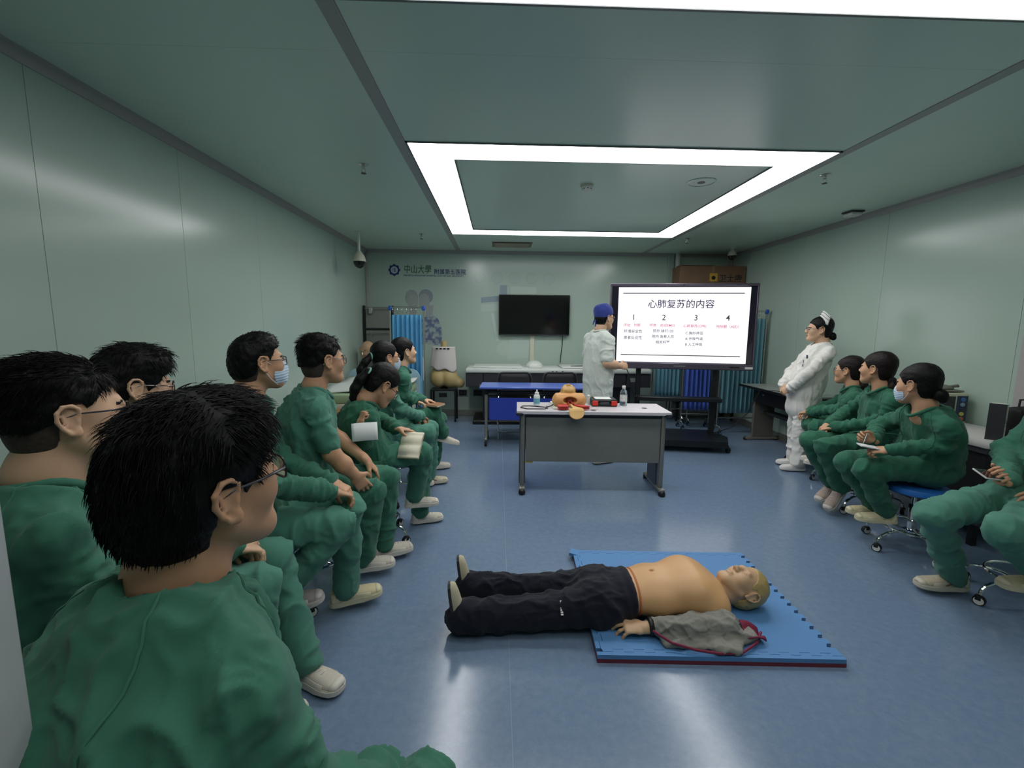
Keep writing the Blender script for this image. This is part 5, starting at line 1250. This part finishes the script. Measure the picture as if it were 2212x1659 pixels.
person('woman in green scrubs with white face mask and dark bun, writing', b, yw, (2.68, 2.74, 1.148), -19, -4, 0, pelvis=.62, female=True,
       legs=(((2.46, 2.79, .57), (2.68, 2.85, .262)), ((2.46, 2.96, .57), (2.71, 2.97, .262))),
       arms=((near(b, yw, -.27, .10, .80), (2.50, 2.70, .73)), (near(b, yw, .25, .14, .80), (2.52, 2.84, .76))), hdirs=((-.75, .5, -.1), (-.7, .3, .3)), palms=((0, .4, -.8), (.1, -.7, -.3)), hands=(HOLD, HOLD),
       hair='female', hstyle='bun', mask=True, seed=22, foot=((-75, 0), (-75, 0)), shirt=M_SCRUB3, pants=M_SCRUB3, shoes=('cream', 'cream'), girth=1.05, slouch=.06)
stool(2.84, 2.81, 'blue wheeled stool under the masked woman with the bun', .45)
b = (2.92, 2.2); yw = -80
person('man in green scrubs with rolled trouser legs looking at his phone', b, yw, (2.86, 2.16, 1.24), -70, -20, 0, pelvis=.622,
       legs=(((2.42, 1.94, .55), (2.80, 2.05, .262)), ((2.31, 2.17, .53), (2.62, 2.31, .11))),
       arms=((near(b, yw, -.27, .10, .80), (2.74, 2.0, .70)), ((2.88, 2.36, .82), (2.61, 2.11, .74))), hdirs=((-.8, .1, 0), (-.95, -.05, .1)), palms=((0, .3, -.8), (.1, -.55, .75)), hands=(REST, HOLD),
       hair='short', seed=24, foot=((-80, 0), (-82, 0)), shirt=M_SCRUB, pants=M_SCRUB2, shoes=('cream', 'sport'))
stool(2.91, 2.19, 'blue wheeled stool under the man with the phone', .33)
# --- presenter and nurse
b = (1.10, 4.82)
_, dj = person('presenter in short-sleeved white coat and blue surgical cap facing the display', b, 66, (1.15, 4.83, 1.59), 62, 0, 0, pelvis=.93, stand=True,
       legs=((near(b, 66, -.1, .02, .5), near(b, 66, -.1, -.02, .1)), (near(b, 66, .1, .02, .5), near(b, 66, .1, -.02, .1))),
       arms=((near(b, 66, -.24, .04, 1.13), near(b, 66, -.1, .22, 1.08)), ((1.14, 4.6, 1.12), (1.30, 4.66, 1.09))), sleeves='short', hdirs=((.8, .3, 0), (.9, .3, -.05)), palms=((0, 0, -1), (-.2, .8, -.3)), hands=(HOLD, FIST),
       hair='crop', cap='surgical', glasses='metal', seed=26, foot=((66, 0), (66, 0)), shirt=M_COAT, pants=M_COAT, hem=.42, slouch=.0, skin=M_SKIN2, fold=.75)
b = (3.23, 4.55)
_, nj = person('nurse in white uniform and folded cap standing with hands clasped', b, -72, (3.31, 4.53, 1.488), -66, 2, 0, pelvis=.86, stand=True, female=True,
       legs=((near(b, -72, -.09, .02, .48), near(b, -72, -.1, .02, .1)), (near(b, -72, .09, .02, .48), near(b, -72, .1, .0, .1))),
       arms=((near(b, -72, -.24, .06, 1.04), (3.02, 4.47, .88)), (near(b, -72, .24, .06, 1.04), (3.02, 4.59, .90))), hdirs=((-.3, .75, -.5), (-.3, -.65, -.6)), palms=((.9, .2, -.1), (.9, .2, -.1)), hands=(REST, HOLD),
       hair='female', hstyle='bun', cap='nurse', glasses='metal', seed=28, foot=((-80, 0), (-72, 0)), shirt=M_WHITEC, pants=M_WHITEC, shoes=('nurse', 'nurse'), hem=.2, slouch=-.01, skin=M_SKIN2, girth=1.06)
# ================================================================== TRAINING MODELS
M_MSKIN = mat('manikin_vinyl', (206, 160, 112), .42, spec=.4, var=.03, vscale=6)
M_MHEAD = mat('manikin_face', (198, 160, 124), .45, var=.04, vscale=10); M_MHAIR = mat('manikin_hair', (176, 150, 96), .5, var=.06, vscale=30)
def floor_manikin():
    """built standing along +z (front +y, right +x) and laid on its back: head towards +X, face up"""
    t = thing('manikin', 'bare-chested resuscitation manikin in navy trousers lying face up on the mat', 'manikin', (0, 0, 0))
    # local frame: length axis runs along world X, so write prims directly in world: x along the body, y across, z up
    zt = .04
    P = [ec((.62, 2.13, zt+.095), (.80, 2.135, zt+.105), (.088, .138), (.10, .155), (0, 0, 1), .03), ec((.80, 2.135, zt+.105), (1.0, 2.14, zt+.115), (.10, .158), (.118, .175), (0, 0, 1), .04),
         el((1.0, 2.06, zt+.165), (.1, .085, .055), .04), el((1.0, 2.225, zt+.165), (.1, .085, .055), .04),
         ec((1.0, 2.14, zt+.115), (1.10, 2.14, zt+.10), (.115, .175), (.075, .15), (0, 0, 1), .04), rc((1.08, 2.0, zt+.09), (1.08, 2.29, zt+.09), .065, .065, .05),
         el((.985, 2.045, zt+.218), (.008, .008, .006), .006), el((.985, 2.24, zt+.218), (.008, .008, .006), .006), sub(el((.80, 2.13, zt+.21), (.01, .007, .014), .008))]
    V, F = sdf(P, .007); V[:, 2] = np.maximum(V[:, 2], .0395); np_obj('torso', V, F, M_MSKIN, t)
    # head and neck
    Rl = np.stack([np.array((0, 1., 0)), np.array((-.20, 0, .98)), np.array((.98, 0, .20))], 1); hc = np.array((1.30, 2.145, zt+.115))
    V, F = sdf(tr_prims(HEAD, Rl, hc, 1.02)+[rc(hc-Rl@np.array((0, .03, .05)), (1.12, 2.14, zt+.085), .056, .058, .02)], .004)
    np_obj('head', V, F, M_MHEAD, t)
    Vh, Fh = sdf([el((0, -.015, .034), (.081, .1, .091)), el((0, -.05, -.02), (.075, .064, .07), .03)], .0045, lambda D, X, Y, Z: np.maximum(D, (np.interp(np.broadcast_to(Y, D.shape).ravel(), [-.13, -.075, -.035, -.022, .012, .02, .034, .05, .066, .08, .1], [-.085, -.088, -.075, .026, .03, -.01, .012, .045, .06, .075, .085]).reshape(D.shape)-np.broadcast_to(Z, D.shape))*.8))
    Vh = Vh+normals(Vh, Fh)*(.002*_vn(Vh*60, 4))[:, None]; Vh = (Vh*1.02)@Rl.T+hc; Vh[:, 2] = np.maximum(Vh[:, 2], .0395); np_obj('hair_cap', Vh, Fh, M_MHAIR, t)
    G().tube([(1.13, 2.14+.064*math.cos(a), zt+.085+.064*math.sin(a)) for a in [2*math.pi*k/28 for k in range(28)]], .006, 8, closed=True).build('neck_ring', mat('seam_orange', (186, 112, 70), .5), t)
    G().tube([(.705, 2.131+.147*math.cos(a), zt+.10+.0955*math.sin(a)) for a in [2*math.pi*k/36 for k in range(36)]], .005, 6, closed=True).build('waist_seam', mat('seam_orange', (186, 112, 70), .5), t)
    G().box(1.395, 1.42, 2.13, 2.16, zt+.02, zt+.05, .008).build('head_plug', M_WHITE, t)
    # trousers
    P = [ec((.70, 2.13, zt+.095), (.50, 2.13, .12), (.106, .162), (.11, .17), (0, 0, 1), .04, (.004, 20, 2, 0, 0, .35))]
    for y0, y1, x1, ph in ((2.05, 2.02, -.17, 1.0), (2.21, 2.27, -.15, 2.7)):
        P += [rc((.52, y0, .115), (.18, (y0+y1)/2, .085), .1, .078, .05, (.003, 9, 3, ph, .5, .6)), rc((.18, (y0+y1)/2, .085), (x1, y1, .085), .076, .08, .03, (.004, 9, 3, ph+1, .7, .4))]
    V, F = sdf(P, .008, lambda D, X, Y, Z: np.maximum(D, X-.69)); Vc = crease(V, F, .014, 8, 77, (.5, 1, 1)); kw = np.clip((.66-V[:, :1])/.08, 0, 1); V = V*(1-kw)+Vc*kw; V[:, 2] = np.maximum(V[:, 2], np.interp(V[:, 0], [.40, .45], [.002, .0395])); tr = np_obj('trousers', V, F, M_NAVY, t)
    MP = T(.315, 1.985, .148) @ R('X', 40)
    for k in range(7): G().box(-.006, .006, -.035+k*.01, -.028+k*.01, -.002, .003, M=MP).build('leg_print', M_WHITE, tr, 0)
    # canvas shoes, soles towards the viewer's left, toes up
    for y, x in ((2.02, -.205), (2.27, -.185)):
        st = [(-.03, .03, .04), (-.02, .037, .06), (.02, .04, .062), (.07, .041, .055), (.13, .045, .042), (.18, .042, .034), (.215, .03, .026), (.228, .01, .016)]
        MM = T(x, y, .035) @ R('Y', -8) @ Matrix(((0, 0, 1, 0), (1, 0, 0, 0), (0, 1, 0, 0), (0, 0, 0, 1)))
        g = G(); rings = [[g.bm.verts.new((w*math.cos(a), yy, .012+h*math.sin(a))) for a in [math.pi*k/12 for k in range(13)]] for yy, w, h in st]
        for a, b in zip(rings, rings[1:]):
            for k in range(12): g.bm.faces.new((a[k], a[k+1], b[k+1], b[k]))
        g.bm.faces.new(rings[0]); g.bm.faces.new(rings[-1][::-1]); g._xf(list(g.bm.verts), MM); so = g.build('shoe', mat('canvas_beige', (184, 176, 150), .8, bump=.1, bscale=300), t, 60)
        poly = [(w+.003, yy) for yy, w, h in st]+[(-w-.003, yy) for yy, w, h in st[::-1]]
        G().prism(poly, .014, MM).build('sole', M_DGREY, so, 0)
    # near arm inside the pulled-down grey jacket, hand beside the hip
    V, F = sdf(tr_prims(hand_prims((22, 25, 20), (5, 0), 14, side=-1), hand_frame((-1, .10, .05), (.0, .2, -1)), (.70, 1.93, .078), 1.0)+[rc((.80, 1.935, .085), (.70, 1.93, .078), .03, .026, .01)], .004); V[:, 2] = np.maximum(V[:, 2], .0395)
    np_obj('hand', V, F, M_MHEAD, t)
    G().tube([(.735, 1.932+.03*math.cos(a), .084+.03*math.sin(a)) for a in [2*math.pi*k/24 for k in range(24)]], .013, 8, closed=True).build('black_cuff', M_BLACK, t)
    j = thing('jacket', 'grey track jacket with maroon piping half pulled off the manikin arm', 'jacket', (.9, 1.93, zt-.0005))
    P = [rc((-.15, .0, .046), (.02, -.01, .05), .04, .05, .02), rc((.02, -.01, .05), (.19, -.01, .062), .05, .062, .03), ec((-.12, -.045, .012), (.2, -.06, .016), (.045, .016), (.075, .022), (0, 1, 0), .03), ec((.1, -.055, .018), (.29, -.02, .024), (.065, .018), (.06, .026), (0, 1, 0), .03)]
    V, F = sdf(P, .006); V = crease(V, F, .014, 11, 91, (.6, 1, 1)); V[:, 1] = np.where(V[:, 2] < .16, np.minimum(V[:, 1], .055), V[:, 1]); V[:, 2] = np.maximum(V[:, 2], .002); np_obj('jacket_cloth', V, F, cloth('jacket_grey', (136, 134, 126)), j)
    MAR = mat('piping_maroon', (120, 26, 58), .7)
    G().tube([(-.17, -.045, .055), (-.1, -.1, .035), (.0, -.128, .02), (.1, -.145, .014), (.2, -.145, .014), (.3, -.09, .02), (.355, -.03, .03)], .006, 6).build('piping', MAR, j)
    G().grid(lambda u, v: Vector((.265+.09*u, .02-.1*v*(1-.2*u)-.02*u, .06-.03*u+.016*math.sin(6*v+3*u)-.015*v)), 6, 8).build('lining', MAR, j, 80, solid=.006)
floor_manikin()

def injection_model():
    t = thing('injection_model', 'tan buttock injection model draped with white cloth on black stand', 'training model', (-.845, 6.98, 0))
    M_TAN = mat('model_tan', (178, 158, 106), .5, var=.04, vscale=6)
    P = [el((-.085, -.02, .67), (.13, .12, .14)), el((.085, -.02, .67), (.13, .12, .14), .03), ec((0, .01, .74), (0, .02, 1.05), (.17, .1), (.16, .08), (1, 0, 0), .05), rc((.12, -.02, .64), (.25, -.05, .60), .1, .075, .05), rc((0, .03, 1.1), (0, .04, 1.22), .06, .045, .04), sub(rc((0, -.16, .55), (0, -.15, .72), .012, .01, .03))]
    V, F = sdf(P, .008); np_obj('hips', V, F, M_TAN, t)
    def f(u, v):
        a = math.radians(205+130*u); r = 1+.05*v+.02*math.sin(20*u+3*v)*v
        return Vector((.215*r*math.cos(a)*1.02*(1-.1*(1-v)), .015+.135*r*math.sin(a), 1.17-.36*v-.03*math.cos(a)*v+.02*math.sin(14*u)*v))
    c = G().grid(f, 40, 14).build('cloth', mat('cloth_white', (206, 200, 196), .85), t, 80, solid=.006)
    for k in range(4): G().box(-.11+k*.058, -.072+k*.058, -.1285, -.122, 1.128, 1.15, .003).build('cloth_print', M_BLACK, c, 0)
    G().lathe([(.06, .50), (.06, .52), (.03, .54), (.03, .58)], 20).build('swivel', M_BLACK, t)
    G().box(-.2, .2, -.15, .15, .485, .51, .006).build('stand_top', M_BLACKM, t, 0)
    G().box(-.06, .06, -.158, -.15, .39, .46, .004).build('stand_box', M_BLACKM, t, 0)
    for x in (-.185, .185):
        for y in (-.135, .135): G().box(x-.014, x+.014, y-.014, y+.014, .01, .49, .003).build('leg', M_BLACKM, t, 0); G().lathe([(.02, 0), (.02, .015)], 10, T(x, y, 0)).build('foot', M_RUB, t)
injection_model()

def bed_manikin():
    t = thing('manikin', 'pale nursing manikin in white gown slumped forward behind the bed', 'manikin', (-1.6, 6.75, 0))
    Rl = rotm(95, -62, 8); hc = np.array((-.33, -.12, 1.13))
    M_PALE = mat('manikin_pale', (204, 164, 134), .5)
    V, F = sdf(tr_prims(HEAD, Rl, hc, 1.05)+[rc(hc-Rl@np.array((0, .03, .05)), (-.12, -.1, 1.02), .056, .06, .02)], .006); np_obj('head', V, F, M_PALE, t)
    P = [ec((-.1, -.08, 1.0), (.05, 0, .7), (.17, .1), (.17, .12), (0, 1, 0), .05), rc((.05, -.1, .98), (.42, -.1, .98), .07, .06, .05), rc((.42, -.1, .98), (.46, -.1, .7), .06, .05, .03), ec((.05, 0, .7), (.1, 0, .5), (.17, .12), (.2, .15), (0, 1, 0), .05)]
    V, F = sdf(P, .01); V = crease(V, F, .015, 8, 5); np_obj('gown', V, F, cloth('gown_cream', (206, 198, 180)), t)
    G().box(-.25, .35, -.2, .2, .46, .5, .01).build('chair_seat', M_DGREY, t)
    for x in (-.22, .32):
        for y in (-.17, .17): G().cyl((x, y, 0), (x, y, .46), .014, n=8).build('chair_leg', M_STEEL, t)
bed_manikin()

def airway_trainer():
    t = thing('airway_trainer', 'tan airway training bust with red lungs and yellow stomach on the desk', 'training model', (.66, 4.02, .7605), math.radians(-2.6))
    M_A = mat('trainer_tan', (206, 150, 92), .45, var=.04, vscale=12); M_LUNG = mat('trainer_red', (186, 62, 58), .45); M_ST = mat('trainer_yellow', (206, 164, 98), .5)
    G().box(-.16, .12, -.12, .26, 0, .012, .004).build('base_board', M_IVORY, t)
    # bust: block with hollow open end, neck and head behind
    P = [ec((-.085, -.02, .055), (.085, -.02, .055), (.05, .055), (.05, .055), (0, 1, 0), .02), ec((-.1, -.02, .062), (.1, -.02, .062), (.045, .06), (.045, .06), (0, 1, 0), .02), rc((-.115, .02, .108), (.115, .02, .108), .02, .02, .025), rc((-.11, .03, .06), (.11, .03, .06), .05, .05, .03),
         sub(el((0, -.07, .068), (.062, .075, .034), .01)), sub(el((0, -.055, .068), (.04, .1, .024), .006))]
    V, F = sdf(P, .0045); V[:, 2] = np.maximum(V[:, 2], .0125); np_obj('bust', V, F, M_A, t)
    Rl = rotm(180, 78, 0); hc = np.array((0, .135, .105))
    V, F = sdf(tr_prims(HEAD, Rl, hc, .93)+[rc((0, .03, .07), hc-Rl@np.array((0, .02, .06)), .05, .052, .02)], .0048); V[:, 2] = np.maximum(V[:, 2], .0125); np_obj('head', V, F, mat('trainer_head', (192, 152, 92), .45), t)
    G().sph((0, -.02, .064), (.033, .02, .02), 16).build('throat_opening', mat('throat_red', (128, 58, 48), .5), t)
    g = G()
    for x in (-.012, .012): g.tube([(x, -.03, .055), (x*1.2, -.07, .05), (x*2.2, -.1, .045)], .007, 8)
    g.build('bronchi', M_LUNG, t)
    for s, pts in ((-1, [(-.115, -.09), (-.03, -.08), (-.02, -.13), (-.035, -.175), (-.105, -.18), (-.12, -.14)]), (1, [(.02, -.075), (.06, -.085), (.165, -.14), (.16, -.165), (.1, -.17), (.04, -.13)])):
        for k, z in ((0, .02), (1, .036)):
            g = G().prism(pts, .013, T(0, 0, z) @ R('X', 4)); bmesh.ops.bevel(g.bm, geom=list(g.bm.edges), offset=.003, segments=2, affect='EDGES'); g.build('lung_plate', M_LUNG, t, 50)
    pts = [(.0, -.07), (.022, -.07), (.028, -.13), (.07, -.16)]+arc(.045, -.225, .07, 45, -150, 14)+[(-.02, -.2), (.0, -.19), (.012, -.205), (.022, -.195), (.015, -.15)]
    g = G().prism(pts, .016); bmesh.ops.bevel(g.bm, geom=[e for e in g.bm.edges], offset=.004, segments=2, affect='EDGES')
    for yc in (-.205, -.215, -.225):                     # flexible sheet: bends down over the desk edge
        bmesh.ops.bisect_plane(g.bm, geom=list(g.bm.verts)+list(g.bm.edges)+list(g.bm.faces), plane_co=(0, yc, 0), plane_no=(0, 1, 0))
    for v in g.bm.verts:
        e = max(0, -.205-v.co.y); an = math.radians(52)*min(1, e/.02)
        if e > 0: v.co = Vector((v.co.x, -.205-e*math.cos(an*.9)-v.co.z*math.sin(an), v.co.z*math.cos(an)-e*math.sin(an*.9)))
    g._xf(list(g.bm.verts), T(-.01, -.018, .04) @ R('X', 8)); g.build('stomach', M_ST, t, 50)
    tag(G().tube([(.735, 3.99, .765), (.8, 3.93, .766), (.86, 3.9, .766), (.9, 3.89, .766)], .004, 6).build('white_tube', M_WHITE), 'thin white tube lying on the desk beside the airway trainer', 'tube')
airway_trainer()

# ================================================================== THINGS IN HANDS AND ON LAPS
M_PAPER = mat('page_cream', (224, 218, 196), .8, var=.02, vscale=30); M_PAPER2 = mat('page_white', (220, 222, 222), .8)
def open_book(name, label, M, w, h, cover, lines=True):
    t = thing(name, label, 'notebook'); t.matrix_world = M
    g = G().grid(lambda u, v: Vector(((u-.5)*2*w, (v-.5)*h, .012*math.sin(math.pi*min(1, abs(2*u-1)*1.3))+.003)), 16, 2); p = g.build('pages', M_PAPER, t, 80, solid=-.004)
    G().box(-w-.002, w+.002, -h/2-.002, h/2+.002, -.003, -.0005).build('cover', cover, t, 0)
    if lines:
        for k in range(6): G().box(-w*.85, -w*.85+w*(.35+.12*((k*7) % 4)), h*.38-k*h*.06, h*.38-k*h*.06+.0015, .0155, .0158).build('handwriting', mat('pen_ink', (90, 90, 100), .7), p, 0)
open_book('notebook', 'open cream notebook on the lap of the woman with long ponytail', T(-.585, 2.95, .69) @ R('Z', -8) @ R('X', 46) @ R('Z', 90), .098, .145, mat('book_cover', (190, 180, 150), .7))
t = thing('paper_sheet', 'white folded paper held below the raised hand of the ponytail woman', 'paper'); t.matrix_world = T(-.808, 2.672, .848) @ R('Z', 20) @ R('X', 60)
G().grid(lambda u, v: Vector(((u-.5)*.15, (v-.5)*.11, .006*math.sin(3*u))), 8, 2).build('sheet', M_PAPER2, t, 80, solid=.0015)
G().grid(lambda u, v: Vector(((u-.5)*.15, (v-.5)*.11, .004+.006*math.sin(3*u)+.01*v)), 8, 2).build('sheet', M_PAPER2, t, 80, solid=.0015)
t = thing('small_book', 'small closed brown book held on crossed knees near the back wall', 'book'); t.matrix_world = T(-.625, 4.315, .718) @ R('Z', -30) @ R('X', 4)
G().box(-.09, .09, -.06, .06, .002, .014, .001).build('pages', M_PAPER, t, 0); G().box(-.092, .092, -.062, .062, .014, .017, .001).build('cover', mat('book_brown', (150, 104, 70), .6), t, 0); G().box(-.092, .092, -.062, .062, -.001, .002).build('back_cover', mat('book_brown', (150, 104, 70), .6), t, 0)
t = thing('notepad', 'small white notepad under the pen of the masked woman with bun', 'notepad'); t.matrix_world = T(2.43, 2.76, .735) @ R('Z', -20) @ R('Y', 8)
G().box(-.055, .055, -.04, .04, 0, .008, .001).build('pad', M_PAPER2, t, 0); G().box(-.055, .055, -.04, .04, -.003, 0).build('backing', M_DGREY, t, 0)
t = thing('pen', 'slim grey pen held by the masked woman with the bun', 'pen'); G().tube([(2.41, 2.78, .752), (2.44, 2.80, .79), (2.47, 2.82, .825)], [.001, .004, .0038], 8).build('barrel', M_ALU, t); G().tube([(2.47, 2.82, .825), (2.476, 2.824, .832)], .0042, 8).build('cap', M_DGREY, t)
t = thing('phone', 'smartphone with white edge held by the man with rolled trousers', 'phone'); t.matrix_world = T(2.495, 2.095, .775) @ R('Z', 6) @ R('X', 25) @ R('Y', 10)
G().box(-.078, .078, -.037, .037, -.004, .004, .004, seg=2).build('case', mat('phone_white', (206, 202, 200), .3), t); G().box(-.072, .072, -.033, .033, .0035, .0045).build('screen', mat('phone_screen', (40, 30, 36), .1), t, 0)
t = thing('pointer_cable', 'thin black lead hanging from the presenter hand to the display tray', 'cable'); G().tube([(1.36, 4.69, 1.08), (1.40, 4.72, 1.02), (1.47, 4.82, .86), (1.56, 5.0, .70), (1.68, 5.3, .655), (1.8, 5.44, .642)], .005, 6).build('lead', M_BLACK, t)
# badge and emblem on the nurse's jacket
MMn = T(*nj['org'])
def on_jacket(name, lab, u, side, h, w, hh, m):
    c = nj['C'](u)+nj['fwd']*.128+nj['rt']*side
    return c
c = nj['C'](.62); f_, r_ = nj['fwd'], nj['rt']
nurse = bpy.data.objects['person.013']
def patch(name, side, z, w, h, m, parent, out):
    MM = Matrix.Translation(Vector(c+f_*out+r_*side-nj['org']+np.array((0, 0, z)))) @ Matrix(((r_[0], -f_[0]*0+0, f_[0], 0), (r_[1], 0, f_[1], 0), (0, 1, 0, 0), (0, 0, 0, 1))) 
    return G().box(-w/2, w/2, -h/2, h/2, -.002, .002, M=MM).build(name, m, parent, 0)
bd = patch('name_badge', -.085, -.05, .055, .085, mat('badge_white', (186, 186, 192), .4), nurse, .13)
patch('badge_photo', -.085, -.035, .022, .026, mat('badge_grey', (96, 96, 104), .5), bd, .1325)
patch('badge_clip', -.085, .01, .02, .03, M_DGREY, nurse, .128)
patch('chest_emblem', -.115, .06, .035, .035, mat('emblem_navy', (46, 54, 84), .5), nurse, .108)
